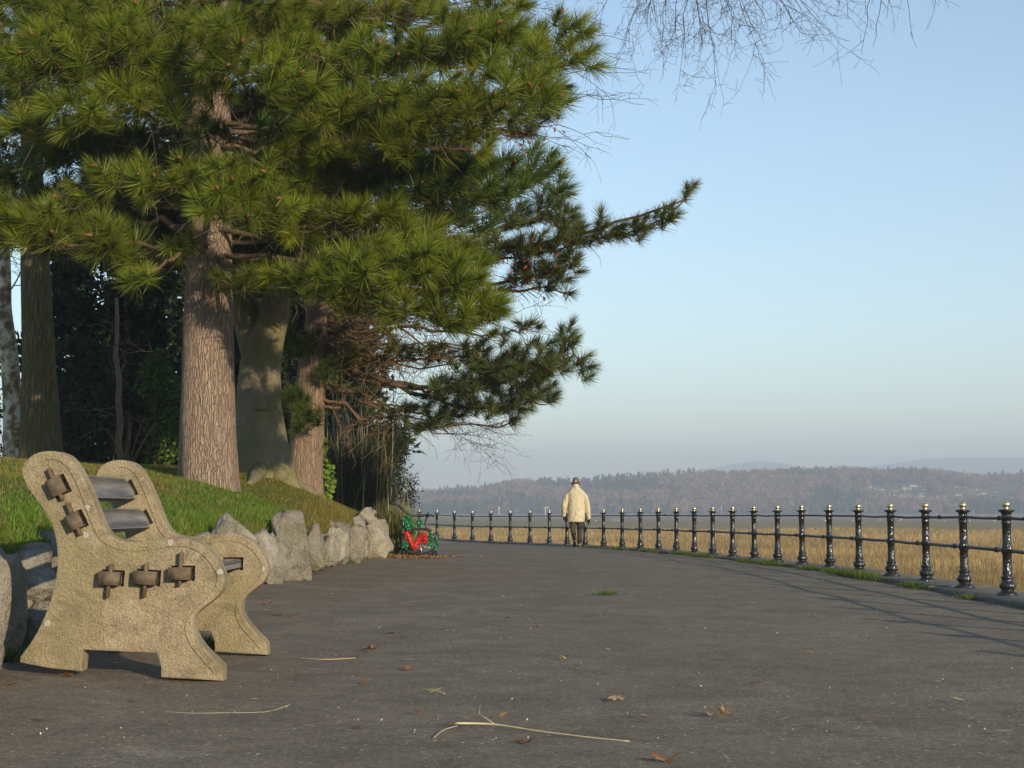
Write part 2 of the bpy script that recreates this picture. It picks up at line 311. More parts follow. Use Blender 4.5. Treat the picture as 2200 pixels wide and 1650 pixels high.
m = MB(); yy = np.concatenate([np.arange(-8, 34, 0.3), np.arange(34, 90, 1.0)]); uu = np.concatenate([np.linspace(-0.12, 0.14, 16), np.arange(0.3, 6, 0.25), np.arange(6.5, 45, 1.5)])
V = np.zeros((len(yy), len(uu), 3)); V[..., 1] = yy[:, None]; V[..., 0] = wallx(yy)[:, None] - uu[None]; V[..., 2] = bankz(V[..., 0], V[..., 1]); m.grid(V[:, ::-1]).build('grass_bank', M['lawn'], smooth_=True, kind='structure')
# ------------------------------------------------------------------ far hills
HX = np.array([300, 600, 760, 880, 950, 1050, 1130, 1200, 1290, 1400, 1500, 1650, 1780, 1850, 1900, 2000, 2100, 2200, 2400, 2700, 3100]); HY = np.array([1092, 1080, 1066, 1056, 1050, 1042, 1031, 1032, 1027, 1015, 1010, 1009, 1002, 1003, 1009, 1007, 1016, 1018, 1024, 1050, 1090])
def ridge(px): return (1097 - np.interp(px, HX, HY) ) / F * 1230 - 4.5
def hillz(X, Y):
    px = 1100 + X / np.maximum(Y, 1) * F; t = smooth(1000, 1235, Y); back = 1 - 0.7 * smooth(1260, 1600, Y)
    z = MARSH + np.maximum(ridge(px), 0) * (0.25 * np.clip((Y - 1000) / 235, 0, 1) + 0.75 * t) * back
    return z + 1.2 * fbm(np.stack([X / 40, Y / 40, X * 0], -1), 3, 4) * smooth(1010, 1060, Y)
xs = np.linspace(-380, 860, 160); ys = np.concatenate([np.linspace(985, 1260, 40), np.linspace(1280, 1700, 12)]); XX, YY = np.meshgrid(xs, ys)
MB().grid(np.stack([XX, YY, hillz(XX, YY) - 0.3 * (YY < 1000)], -1)).build('hill', plain('hill_soil', (0.10, 0.075, 0.05), 1.0, 0.05, 0, 0.4, 0.05), smooth_=True, kind='structure')
hm = MB(); pm = plain('far_fell', (0.13, 0.12, 0.09), 1, 0.05, 0, 0.3, 0.004)
fx = np.array([-1500, -300, 600, 900, 1350, 1500, 1560, 1640, 1720, 1800, 1880, 1960, 2060, 2160, 2260, 2500, 3000, 4200]); fy = np.array([1075, 1070, 1072, 1060, 1040, 1015, 1000, 988, 1000, 1012, 1000, 986, 980, 983, 980, 990, 1040, 1090])
xs = np.linspace(-3000, 3800, 150); ys = np.linspace(3900, 4900, 14); XX, YY = np.meshgrid(xs, ys); pxx = 1100 + XX / YY * F
zz = MARSH + (1097 - np.interp(pxx, fx, fy)) / F * YY * smooth(3880, 4250, YY) * (1 - 0.5 * smooth(4300, 4900, YY)) + 4 * fbm(np.stack([XX / 200, YY / 200, XX * 0], -1), 3, 8)
hm.grid(np.stack([XX, YY, zz], -1)).build('far_hills', pm, smooth_=True, kind='structure')
# wood on the hill: thousands of small winter trees that read as one mass
N = 7600; X = RNG.uniform(-260, 640, N); Y = 1004 + 250 * RNG.random(N) ** 0.9; Z = hillz(X, Y); px = 1100 + X / Y * F; py = 1097 - (Z - EYE) / Y * F
cl = fbm(np.stack([X / 28, Y / 28, X * 0], -1), 2, 21)
rockz = (px > 1790) & (py > 1040) & (py < 1080 + (px - 1800) * 0.02) & (cl < 0.25)
ok = (px > 640) & ~rockz & (ridge(px) > 3.0); X, Y, Z, px, py, cl = (a[ok] for a in (X, Y, Z, px, py, cl)); N = len(X)
con = (vnoise(np.stack([X / 45, Y / 60, X * 0], -1), 31) + 0.5 * RNG.normal(size=N) * 0.5 + 0.35 * ((py > 1030) & (py < 1075)) * ((px > 1250) & (px < 1800)) ) > 0.28
H = RNG.uniform(4.5, 8.5, N) * np.where(con, 1.12, 1.0); Wd = np.where(con, H * 0.26, H * 0.45)
K = 84; d = unit(RNG.normal(size=(N, K, 3))); r = RNG.random((N, K)) ** 0.4
tz = RNG.random((N, K)); P = np.empty((N, K, 3))
Pd = d * r[..., None]; P[..., 0] = X[:, None] + Wd[:, None] * np.where(con[:, None], Pd[..., 0] * (1.05 - tz), Pd[..., 0]); P[..., 1] = Y[:, None] + Wd[:, None] * np.where(con[:, None], Pd[..., 1] * (1.05 - tz), Pd[..., 1])
P[..., 2] = Z[:, None] + np.where(con[:, None], tz * H[:, None], H[:, None] * (0.55 + 0.45 * Pd[..., 2]))
sz = np.where(con, 0.75, 0.62)[:, None, None, None] * RNG.uniform(0.6, 1.3, (N, K, 1, 1)); tri = P[:, :, None] + sz * RNG.normal(size=(N, K, 3, 3)) * np.array([0.8, 0.8, 1.0])
base = np.where(con[:, None], np.array([0.030, 0.052, 0.030]), np.array([0.155, 0.098, 0.072])) * RNG.uniform(0.55, 1.5, (N, 1)) + np.where(con[:, None], 0, RNG.uniform(0, 1, (N, 1)) * np.array([0.05, 0.022, 0.0]))
col = np.repeat(base, K * 3, 0); wm = MB(); wm.add(tri.reshape(-1, 3), None, np.arange(N * K * 3).reshape(-1, 3), col)
wm.build('hill_wood', foliage('winter_wood', (1, 1, 1), 0.1, 1.0, 0.0), kind='stuff', label='distant grey-brown wood of bare and evergreen trees covering the hill', cat='wood')
# limestone outcrops showing between the trees
oc = MB()
for k in range(230):
    px_ = random.uniform(1800, 2260); py_ = random.uniform(1042, 1078); Y_ = 1020 + (1085 - py_) * 3.2; x_ = (px_ - 1100) / F * Y_; w = random.uniform(1.2, 5.5); h = random.uniform(0.7, 2.2); a = np.linspace(0, 1, 9); lay = []
    for lev in (0, 0.35, 0.7, 1.0):
        p = np.stack([x_ + (a - 0.5) * 2 * w, np.full(9, Y_) + lev * 2.2 + 1.2 * vnoise(np.stack([a * 5 + k, a * 0 + lev * 3, a * 0], -1), 5), float(hillz(np.array([x_]), np.array([Y_]))[0]) - 1 + lev * (h + 1) * (0.6 + 0.5 * vnoise(np.stack([a * 3 + k * 2, a * 0, a * 0], -1), 6))], -1); lay.append(p)
    lay.append(lay[-1] + np.array([0, 5, -1.5])); oc.grid(np.array(lay))
oc.build('limestone_cliff', plain('pale_limestone', (0.33, 0.27, 0.20), 1, 0.05, 0, 0.6, 0.6), kind='structure')
wv = MB(); wv.grid(np.array([[[60, 905, MARSH + 0.02], [420, 880, MARSH + 0.02]], [[60, 925, MARSH + 0.02], [420, 965, MARSH + 0.02]]], float)); wv.build('water', plain('estuary_water', (0.10, 0.14, 0.18), 0.15, 0.6, 0, 0.1, 0.02), kind='structure')
# ------------------------------------------------------------------ marsh reeds (near), far poles, gulls
def blades(P, h, w, lean, col, tipcol=None, seg=1):
    N = len(P); a = RNG.uniform(0, 2 * math.pi, N); side = np.stack([np.cos(a), np.sin(a), 0 * a], -1) * (w / 2)[:, None]
    b = RNG.uniform(0, 2 * math.pi, N); tip = P + np.stack([np.cos(b) * lean * h, np.sin(b) * lean * h, h], -1)
    tri = np.stack([P - side, P + side, tip], 1); tipcol = col if tipcol is None else tipcol
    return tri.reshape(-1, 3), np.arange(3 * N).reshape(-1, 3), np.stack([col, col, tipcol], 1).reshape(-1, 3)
N = 210000; Y = 36 + 150 * RNG.random(N) ** 1.9; X = RNG.uniform(-0.10, 0.37, N) * Y
patch = fbm(np.stack([X / 6, Y / 9, X * 0], -1), 3, 12); h = RNG.uniform(0.22, 0.5, N) * (1 + 0.35 * patch); w = 0.010 + Y * 0.00035
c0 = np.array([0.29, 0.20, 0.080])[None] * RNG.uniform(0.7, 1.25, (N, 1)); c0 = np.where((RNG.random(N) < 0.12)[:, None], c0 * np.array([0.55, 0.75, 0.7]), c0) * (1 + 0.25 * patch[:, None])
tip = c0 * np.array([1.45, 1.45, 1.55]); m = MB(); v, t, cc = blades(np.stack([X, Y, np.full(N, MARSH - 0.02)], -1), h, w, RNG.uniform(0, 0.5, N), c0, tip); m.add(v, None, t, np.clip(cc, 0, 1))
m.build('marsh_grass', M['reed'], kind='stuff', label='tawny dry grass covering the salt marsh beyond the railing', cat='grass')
PO = [(1072, 1089, 1113, 'short white-topped marker post on the marsh left of the walking man'), (1172, 1089, 1105, 'pale lamp-topped pole on the marsh just left of the walking man'), (1550, 1085, 1102, 'thin pale pole on the far marsh near the middle of the railing'), (2011, 1098, 1106, 'thin pale pole on the far shore between the third and fourth posts from the right'), (2092, 1092, 1108, 'thin pale pole on the far shore between the two nearest railing posts')]
polem = plain('pale_pole', (0.62, 0.60, 0.55), 0.6, 0.3)
for px, yt, yb, lab in PO:
    Y_ = 620.0 if px < 1200 else 930.0; p = at(px, yb, Y_); zt = at(px, yt, Y_).z; p.z = MARSH; b = MB(); b.tube([(p.x, p.y, MARSH - 0.3), (p.x, p.y, zt - 0.5)], [0.16, 0.12], 6)
    if px < 1200: b.box((p.x, p.y, zt - 0.35), (0.28, 0.12, 0.35)); b.tube([(p.x - 0.9, p.y, zt - 1.2), (p.x, p.y, zt - 0.9)], 0.08, 5); b.box((p.x + (0.75 if px > 1100 else -0.8), p.y, zt - 0.25), (0.6, 0.1, 0.12)) if px > 1100 else None
    b.build('marker_post', polem, label=lab, cat='post', group='marker posts on the marsh')
gm = MB(); th = np.linspace(0, math.pi, 9); gm.lathe([(0.001, -0.22)] + [(0.09 * math.sin(t) ** 0.8 + 0.001, -0.22 * math.cos(t)) for t in th[1:-1]] + [(0.001, 0.24)], 8)
gv = np.vstack(gm.v)[:, [2, 1, 0]]; gm = MB(); G = MB(); G.lathe([(0.001, -0.22)] + [(0.09 * math.sin(t) ** 0.8 + 0.001, -0.22 * math.cos(t)) for t in th[1:-1]] + [(0.001, 0.24)], 8)
G.v = [gv * np.array([1, 1, 1]) + np.array([0, 0, 0.2])]; G.tube([(0.17, 0, 0.24), (0.22, 0, 0.34)], [0.05, 0.055], 6); G.tube([(0.26, 0, 0.34), (0.33, 0, 0.33)], [0.016, 0.006], 4); G.tube([(0, 0.03, 0), (0, 0.03, 0.15)], 0.012, 4); G.tube([(0, -0.03, 0), (0, -0.03, 0.15)], 0.012, 4)
gme = G.mesh('gull'); gme.materials.append(plain('gull_white', (0.80, 0.78, 0.74), 0.7, 0.2, 0, 0.05))
for k in range(46):
    px = random.choice([random.uniform(1230, 1420), random.uniform(1420, 2190), random.uniform(1600, 2190)]); Y_ = random.uniform(330, 390); x_ = (px - 1100) / F * Y_
    o = link(gme, 'gull', None, None, None, 'white gull standing in the scattered flock on the far marsh', 'gull', 'gulls scattered over the marsh'); o.location = (x_, Y_, MARSH); o.rotation_euler = (0, 0, random.uniform(0, 6.28)); s_ = random.uniform(0.55, 0.85); o.scale = (s_,) * 3
# ------------------------------------------------------------------ railing
rail = thing('promenade_railing', 'black iron promenade railing with gold ball tops curving beside the marsh', 'railing', (PX[6], PY[6], 0))
prof = [(0.001, 0), (0.100, 0), (0.102, 0.012), (0.096, 0.022), (0.078, 0.036), (0.060, 0.046), (0.056, 0.052), (0.060, 0.058), (0.071, 0.072), (0.075, 0.09), (0.071, 0.108), (0.058, 0.126), (0.050, 0.134), (0.049, 0.15), (0.054, 0.158), (0.058, 0.166), (0.055, 0.174), (0.044, 0.180), (0.043, 0.20), (0.046, 0.21), (0.042, 0.22), (0.040, 0.30), (0.040, 0.375), (0.046, 0.380), (0.050, 0.392), (0.050, 0.43), (0.046, 0.442), (0.040, 0.448), (0.039, 0.55), (0.039, 0.645), (0.045, 0.65), (0.046, 0.66), (0.041, 0.668), (0.043, 0.68), (0.048, 0.69), (0.048, 0.715), (0.042, 0.725), (0.042, 0.738), (0.050, 0.752), (0.070, 0.762), (0.074, 0.768), (0.074, 0.775), (0.05, 0.780), (0.036, 0.784), (0.001, 0.785)]
pme = MB().lathe(prof, 20).mesh('post', True); pme.materials.append(M['iron'])
fin = [(0.024, 0.783), (0.028, 0.788), (0.024, 0.795), (0.024, 0.800)] + [(0.038 * math.cos(t), 0.826 + 0.034 * math.sin(t)) for t in np.linspace(-0.85, math.pi / 2, 9)]
fme = MB().lathe(fin, 16).mesh('finial', True); fme.materials.append(M['brass'])
coll = MB(); coll.tube([(-0.018, 0, 0), (0.018, 0, 0)], 0.026, 10); cme = coll.mesh('rail_collar', True); cme.materials.append(M['rail'])
tp, mp = [], []
for i in range(len(posts)):
    x, y = PX[i], PY[i]; z = float(pathz(x, y)) + 0.03; rz = random.uniform(0, 6.28); ax = random.uniform(-0.007, 0.007); ay = random.uniform(-0.007, 0.007)
    p = link(pme, 'post', None, rail); p.location = (x, y, z); p.rotation_euler = (ax, ay, rz)
    f = bpy.data.objects.new('finial', fme); C.objects.link(f); f.parent = p
    tp.append((x, y, z + 0.702 + random.uniform(-0.004, 0.004))); mp.append((x, y, z + 0.412 + random.uniform(-0.004, 0.004)))
for nm, pts, r in (('top_rail', tp, 0.0135), ('middle_rail', mp, 0.0165)):
    q = []
    for a, b in zip(pts[:-1], pts[1:]):
        a = np.array(a); b = np.array(b); q += [a, a * 0.5 + b * 0.5 + np.array([0, 0, random.uniform(-0.010, 0.002)])]
    q.append(np.array(pts[-1])); MB().tube(q, r, 8).build(nm, M['rail'], rail, True)
    for i, (a, b) in enumerate(zip(pts[:-1], pts[1:])):
        if random.random() < (0.9 if nm == 'middle_rail' else 0.4):
            t = 0.22 if nm == 'middle_rail' else random.choice([0.14, 0.6]); a = np.array(a); b = np.array(b); c = link(cme, 'rail_collar', None, rail); p0 = a + (b - a) * t; c.location = tuple(p0); d = Vector(b - a); c.rotation_euler = (0, 0, math.atan2(d.y, d.x)); c.scale = (1, 1, 1) if nm == 'middle_rail' else (0.9, 0.85, 0.85)
# ------------------------------------------------------------------ bench (profile traced at the near end's plane)
BY = 7.27
def bq(cx, cy): p = at(cx / 2.75, cy / 2.75 + 900, BY); return (p.x, p.z)
OUT = [(115, 1440), (118, 1405), (160, 1350), (215, 1265), (265, 1160), (295, 1080), (315, 1000), (330, 930), (338, 850), (335, 760), (325, 690), (305, 630), (270, 560), (225, 490), (180, 430), (150, 380), (130, 325), (133, 285), (158, 240), (203, 207), (258, 191), (318, 190), (372, 203), (412, 228), (446, 270), (484, 335), (522, 412), (552, 490), (582, 570), (608, 630), (640, 677), (688, 707), (750, 722), (830, 724), (910, 712), (980, 702), (1058, 697), (1130, 708), (1190, 740), (1242, 782), (1286, 842), (1314, 900), (1324, 950), (1314, 1000), (1286, 1045), (1238, 1085), (1188, 1122), (1155, 1160), (1141, 1200), (1142, 1245), (1162, 1292), (1200, 1347), (1250, 1400), (1295, 1442), (1316, 1470), (1316, 1550), (950, 1527), (950, 1460), (925, 1385), (490, 1365), (484, 1440), (478, 1492), (300, 1475)]
GRV = [(270, 246), (310, 242), (350, 250), (390, 285), (430, 345), (460, 410), (490, 490), (515, 560), (540, 620), (570, 690), (615, 735), (670, 765), (740, 782), (830, 782), (910, 772), (980, 762), (1050, 755), (1110, 762), (1165, 785), (1210, 820), (1250, 870), (1275, 920), (1275, 965), (1255, 1015), (1215, 1060), (1165, 1110), (1125, 1150), (1100, 1190), (1090, 1240), (1100, 1290), (1125, 1345), (1170, 1400), (1220, 1455), (1262, 1505)]
def spline(P, k=3, closed=False):
    P = np.array(P, float); n = len(P); out = []
    for i in range(n - 1):
        p0, p1, p2, p3 = P[max(i - 1, 0)], P[i], P[i + 1], P[min(i + 2, n - 1)]
        for t in np.arange(k) / k: out.append(0.5 * ((2 * p1) + (p2 - p0) * t + (2 * p0 - 5 * p1 + 4 * p2 - p3) * t * t + (3 * p1 - p0 - 3 * p2 + p3) * t ** 3))
    out.append(P[-1]); return np.array(out)
BL = 1.30; BT = 0.115
bx0, bz0 = bq(700, 1500)
bench = thing('concrete_bench', 'old concrete-ended bench with grey timber slats beside the stone wall', 'bench', (bx0, BY + BL / 2, 0))
out = np.vstack([spline([bq(*p) for p in OUT[1:54]], 2), [bq(*p) for p in OUT[54:]], [bq(*OUT[0])]])
def make_end(y0):
    bm = bmesh.new(); fr = [bm.verts.new((x, y0, z)) for x, z in out]; bk = [bm.verts.new((x, y0 + BT, z)) for x, z in out]; n = len(fr)
    bm.faces.new(fr); bm.faces.new(bk[::-1])
    for i in range(n): bm.faces.new((fr[i], bk[i], bk[(i + 1) % n], fr[(i + 1) % n]))
    bmesh.ops.recalc_face_normals(bm, faces=bm.faces)
    ed = [e for e in bm.edges if abs(e.verts[0].co.y - e.verts[1].co.y) < 1e-5]
    bmesh.ops.bevel(bm, geom=ed, offset=0.009, segments=2, profile=0.6, affect='EDGES', clamp_overlap=True)
    me = bpy.data.meshes.new('bench_end'); bm.to_mesh(me); bm.free(); return me
G = spline([bq(*p) for p in GRV], 2); T = np.gradient(G, axis=0); T /= np.linalg.norm(T, axis=1)[:, None]; Nn = np.stack([-T[:, 1], T[:, 0]], -1) * 0.0026
def groove_solid(y0):
    c = MB(); n = len(G); R = np.zeros((n, 4, 3))
    for k, (s_, yy_) in enumerate(((1, -0.02), (-1, -0.02), (-1, 0.007), (1, 0.007))): R[:, k, 0] = G[:, 0] + s_ * Nn[:, 0]; R[:, k, 2] = G[:, 1] + s_ * Nn[:, 1]; R[:, k, 1] = y0 + yy_
    i = np.arange(n - 1)[:, None] * 4; j = np.arange(4)[None]; k = (j + 1) % 4; c.add(R.reshape(-1, 3), np.vstack([np.stack([i + j, i + k, i + 4 + k, i + 4 + j], -1).reshape(-1, 4), [[0, 3, 2, 1]], [[4 * n - 4, 4 * n - 3, 4 * n - 2, 4 * n - 1]]])); return c.mesh('cut')
def q3(cx, cy, y): x, z = bq(cx, cy); return np.array([x, y, z])
# slats: (centre in the profile, half width across the board, half thickness, angle, lens-shaped back slats)
SL = [('back_slat', (345, 400), 0.040, 0.033, 62, 0.066), ('back_slat', (452, 605), 0.036, 0.030, 62, 0.060), ('seat_slat', (657, 940), 0.047, 0.030, 3, 0.052), ('seat_slat', (868, 937), 0.050, 0.030, 4, 0.055), ('seat_slat', (1072, 912), 0.049, 0.028, 0, 0.055)]
for y0 in (BY, BY + BL):
    e = link(make_end(y0), 'bench_end', M['bench_concrete'], bench); cut = bpy.data.objects.new('cut', groove_solid(y0)); C.objects.link(cut)
    bmx = bmesh.new(); bmx.from_mesh(cut.data)
    for nm_, cc_, hw_, ht_, an_, mw_ in SL:
        a_ = math.radians(an_); u_ = np.array([math.cos(a_), 0, -math.sin(a_)]) if nm_ == 'seat_slat' else np.array([0.46, 0, -0.89]); u_ = u_ / np.linalg.norm(u_); v_ = np.array([-u_[2], 0, u_[0]]); x_, z_ = bq(*cc_); off = (u_ if nm_ == 'seat_slat' else v_) * 0.007
        tmp = MB().box(np.array([x_, y0, z_]) + off, (hw_ + 0.008, 0.04, ht_ + 0.008), np.stack([u_, [0, 1, 0], v_], 1)).mesh('tmp'); bmx.from_mesh(tmp); bpy.data.meshes.remove(tmp)
    bmesh.ops.recalc_face_normals(bmx, faces=bmx.faces); bmx.to_mesh(cut.data); bmx.free()
    md = e.modifiers.new('groove', 'BOOLEAN'); md.object = cut; md.operation = 'DIFFERENCE'; md.solver = 'EXACT'; bpy.context.view_layer.update(); bake(e)
    cm = cut.data; bpy.data.objects.remove(cut); bpy.data.meshes.remove(cm)
for nm, c, hw, ht, an, midw in SL:
    a = math.radians(an); u = np.array([math.cos(a), 0, -math.sin(a)]) if nm == 'seat_slat' else np.array([0.46, 0, -0.89]); u = u / np.linalg.norm(u); v = np.array([-u[2], 0, u[0]])
    c0 = q3(*c, 0); ysl = [BY - 0.052, BY + 0.02, BY + BT + 0.004, BY + BT + 0.12, BY + BL * 0.5 + BT / 2, BY + BL - 0.12, BY + BL - 0.004, BY + BL + 0.09, BY + BL + BT + 0.05]; R = []
    for k, y in enumerate(ysl):
        mid = 2 < k < 6; W = midw if 2 <= k <= 6 else hw; bow = (0.012 if k == 4 else 0.006 if mid else 0.0) * (1 if nm == 'seat_slat' else -1)
        cc = c0 + np.array([0, y, 0]); sec = []
        bev = 0.006
        for su, sv in ((-1, -1), (1, -1), (1, 1), (-1, 1)):
            for t in (0, 1):
                du = W - (bev if (t == 0) == (su * sv > 0) else 0); dv = (ht if not 2 <= k <= 6 else 0.022) - (bev if (t == 0) != (su * sv > 0) else 0); sec.append(cc + u * su * du + v * (sv * dv) )
        R.append(sec)
    R = np.array(R); b = MB(); nn = R.shape[1]; i = np.arange(len(R) - 1)[:, None] * nn; j = np.arange(nn)[None]; k = (j + 1) % nn
    b.add(R.reshape(-1, 3), np.stack([i + j, i + nn + j, i + nn + k, i + k], -1).reshape(-1, 4), [[0, q, q + 1] for q in range(1, nn - 1)] + [[(len(R) - 1) * nn, (len(R) - 1) * nn + q + 1, (len(R) - 1) * nn + q] for q in range(1, nn - 1)])
    so_ = b.build(nm, M['slat'] , bench)
    # wedge peg driven through the tenon at each end
    tiltp = (-0.40 if nm == 'back_slat' else 0.08) + random.uniform(-0.08, 0.08); ln = 0.062
    for yy_ in (BY - 0.026, BY + BL + BT + 0.026):
        w = MB(); ax = np.array([math.sin(tiltp), 0, math.cos(tiltp)]); cc = c0 + np.array([0, yy_, 0]) + ax * (0.012 if nm == 'back_slat' else (0.02 if c[0] > 1000 else -0.012)); sx = np.cross(ax, [0, 1, 0]); rot = np.stack([sx, [0, 1, 0], ax], 1)
        V = np.array([[x * (0.0085 if z > 0 else 0.006), y * 0.013, z * (0.082 if nm == 'back_slat' else 0.078)] for x in (-1, 1) for y in (-1, 1) for z in (-1, 1)]) @ rot.T + cc
        w.add(V, [[0, 1, 3, 2], [4, 6, 7, 5], [0, 4, 5, 1], [2, 3, 7, 6], [0, 2, 6, 4], [1, 5, 7, 3]]); w.build('wedge_peg', M['peg'], bench)
    # weathered tenon head beyond the near end
    th_ = MB(); rot = np.stack([u, [0, 1, 0], v], 1); th_.box(c0 + np.array([0, BY - 0.03, 0]), (hw + 0.001, 0.026, ht + 0.001), rot); th_.build('tenon_head', M['peg'], so_)
# ------------------------------------------------------------------ rockery wall
def stone_mesh(sx, sy, sz, seed, tintv=1.0, sub=3, rough_=0.26):
    bm = bmesh.new(); bmesh.ops.create_icosphere(bm, subdivisions=sub, radius=1.0); v = np.array([x.co[:] for x in bm.verts]); f = np.array([[w.index for w in x.verts] for x in bm.faces]); bm.free()
    v = np.sign(v) * np.abs(v) ** 0.72; v = v * (1 + rough_ * fbm(v * 1.3 + seed * 7.1, 2, seed)[:, None]) - 0.15 * np.abs(fbm(v * np.array([3.6, 3.6, 1.0]) + seed * 3.3, 3, seed + 5))[:, None] * unit(v) 
    rs = np.random.default_rng(seed + 900)
    for _ in range(11):   # fracture planes
        nn_ = unit(rs.normal(size=3) * np.array([1, 1.2, 0.8])); off = rs.uniform(0.62, 0.92); v = v - np.maximum(v @ nn_ - off, 0)[:, None] * nn_ * 0.92
    v = v + 0.035 * fbm(v * np.array([7, 7, 3.0]) + seed, 3, seed + 8)[:, None] * unit(v)
    return v * np.array([sx, sy, sz]) * 1.12, f
rock = thing('rockery_wall', 'low wall of rough pale limestone boulders edging the grass bank', 'wall', (-2.7, 17, 0))
STONES = [(578, 666, 1096, 1252, 17.2), (543, 592, 1145, 1262, 16.2), (455, 492, 1113, 1200, 14.2), (487, 550, 1128, 1235, 15.2), (573, 607, 1222, 1270, 16.3), (655, 692, 1135, 1222, 18.6), (684, 726, 1150, 1222, 19.6), (702, 745, 1136, 1220, 20.8), (736, 782, 1132, 1212, 22.8), (774, 832, 1112, 1206, 25.2), (768, 802, 1090, 1124, 25.0), (752, 782, 1110, 1150, 24.2), (800, 834, 1122, 1200, 26.4), (-60, 40, 1180, 1440, 8.0), (15, 118, 1228, 1300, 8.9), (40, 130, 1285, 1400, 8.8), (100, 200, 1170, 1380, 9.6), (180, 260, 1160, 1340, 10.6), (240, 330, 1150, 1320, 11.6), (300, 400, 1150, 1300, 12.6), (380, 460, 1140, 1280, 13.6), (-330, -50, 1180, 1520, 6.7), (430, 500, 1180, 1262, 14.6)]
for k, (x0, x1, y0, y1, Y_) in enumerate(STONES):
    a = at(x0, y1, Y_); c = at(x1, y0, Y_); sx = (c.x - a.x) / 2 * 1.15; sz = (c.z - a.z) / 2; sy = max(0.16, min(0.34, 0.75 * max(sx, sz * 0.8)))
    v, f = stone_mesh(sx, sy, sz, k + 3, sub=4); b = MB(); b.add(v + np.array([(a.x + c.x) / 2, Y_ + sy * 0.35, (a.z + c.z) / 2]), None, f, np.array([1.0, 0.99, 0.96]) * random.uniform(0.7, 1.08)); b.build('stone', M['limestone'], rock)
for k in range(26):   # the smaller stones that fill between them
    Y_ = 5.5 + 21 * (k + 0.5) / 26 + random.uniform(-0.2, 0.2); s_ = random.uniform(0.16, 0.28); v, f = stone_mesh(s_ * 1.0, s_ * 1.1, s_ * random.uniform(0.9, 1.4), 60 + k); b = MB(); z = float(pathz(-2.7, Y_))
    b.add(v + np.array([float(wallx(Y_)) - 0.12, Y_, z + s_ * random.uniform(0.6, 1.3)]), None, f, np.array([1, 0.98, 0.94]) * random.uniform(0.6, 1.0)); b.build('stone', M['limestone'], rock)
# ------------------------------------------------------------------ lawn blades
def lawn_blades(N, ylo, yhi, umax, hlo, hhi, seed):
    Y = RNG.uniform(ylo, yhi, N); u = (0.05 if seed != 3 else 0.0) + umax * RNG.random(N) ** (1.3 if seed != 3 else 1.0); X = wallx(Y) - u; Z = bankz(X, Y) - 0.004
    p = fbm(np.stack([X * 0.9, Y * 0.6, X * 0], -1), 3, 77); br = smooth(0.0, 0.55, p + 0.75 * smooth(17.5, 21, Y) * smooth(3.5, 1.0, u))
    c = np.array([0.100, 0.165, 0.014]) * (1 - br[:, None]) + np.array([0.17, 0.145, 0.030]) * br[:, None]; c = c * RNG.uniform(0.6, 1.35, (N, 1)); c = np.where((RNG.random(N) < 0.05)[:, None], np.array([0.30, 0.22, 0.09]), c)
    return np.stack([X, Y, Z], -1), RNG.uniform(hlo, hhi, N), 0.006 + RNG.uniform(0, 0.006, N), RNG.uniform(0.1, 0.9, N), c
m = MB()
for args in ((150000, 7.5, 30, 6.5, 0.02, 0.05, 1), (16000, 7.5, 29, 0.35, 0.05, 0.13, 2), (36000, 7.5, 30, 0.13, 0.03, 0.09, 3)):
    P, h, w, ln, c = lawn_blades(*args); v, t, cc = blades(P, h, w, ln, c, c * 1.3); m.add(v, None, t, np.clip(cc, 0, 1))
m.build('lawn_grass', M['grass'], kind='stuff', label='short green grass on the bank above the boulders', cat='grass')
# weeds along the kerb
m = MB()
KW = [(2150, 0.4, 1), (2030, .8, 3), (1900, 1.6, 9), (1845, .9, 5), (1790, .9, 4), (1700, 1.2, 5), (1650, .9, 4), (1550, 1.6, 6), (1500, 1.0, 5), (1430, 1.5, 5), (1360, 1.6, 4), (1300, 1.2, 3)]
for px, ln, n_ in KW:
    d_ = lerp(px, NPOST[::-1], [fence_d(i) for i in range(27)][::-1]); Nn_ = int(130 * n_)
    Yv = d_ + RNG.normal(0, 1, Nn_) * ln * 0.28; Xv = fencex(Yv) - 0.32 + RNG.normal(0, 0.06, Nn_); hh = RNG.uniform(0.03, 0.11, Nn_) * (0.6 + 0.05 * n_); c = np.array([0.085, 0.12, 0.018]) * RNG.uniform(0.5, 1.4, (Nn_, 1)); v, t, cc = blades(np.stack([Xv, Yv, pathz(Xv, Yv) + 0.0], -1), hh, np.full(Nn_, 0.009), RNG.uniform(0.2, 1.3, Nn_), c, c * 1.4); m.add(v, None, t, np.clip(cc, 0, 1))
m.build('kerb_weeds', M['grass'], kind='stuff', label='green weeds and grass growing along the edge of the kerb', cat='grass')
def tuft_obj(px, py, n_, hmax, spread, label, colr=(0.10, 0.14, 0.03)):
    Yg = EYE * F / (py - HORIZ); x = (px - 1100) / F * Yg; b = MB(); X_ = x + RNG.normal(0, spread, n_); Y_ = Yg + RNG.normal(0, spread, n_); c = np.array(colr) * RNG.uniform(0.5, 1.4, (n_, 1)); v, t, cc = blades(np.stack([X_, Y_, pathz(X_, Y_) + 0.002], -1), RNG.uniform(0.3, 1, n_) * hmax, np.full(n_, 0.008), RNG.uniform(0.3, 1.6, n_), c, c * 1.3); b.add(v, None, t, np.clip(cc, 0, 1)); b.build('grass_tuft', M['grass'], label=label, cat='weed')
tuft_obj(1302, 1275, 260, 0.05, 0.05, 'small green weed tuft growing alone in the middle of the path')
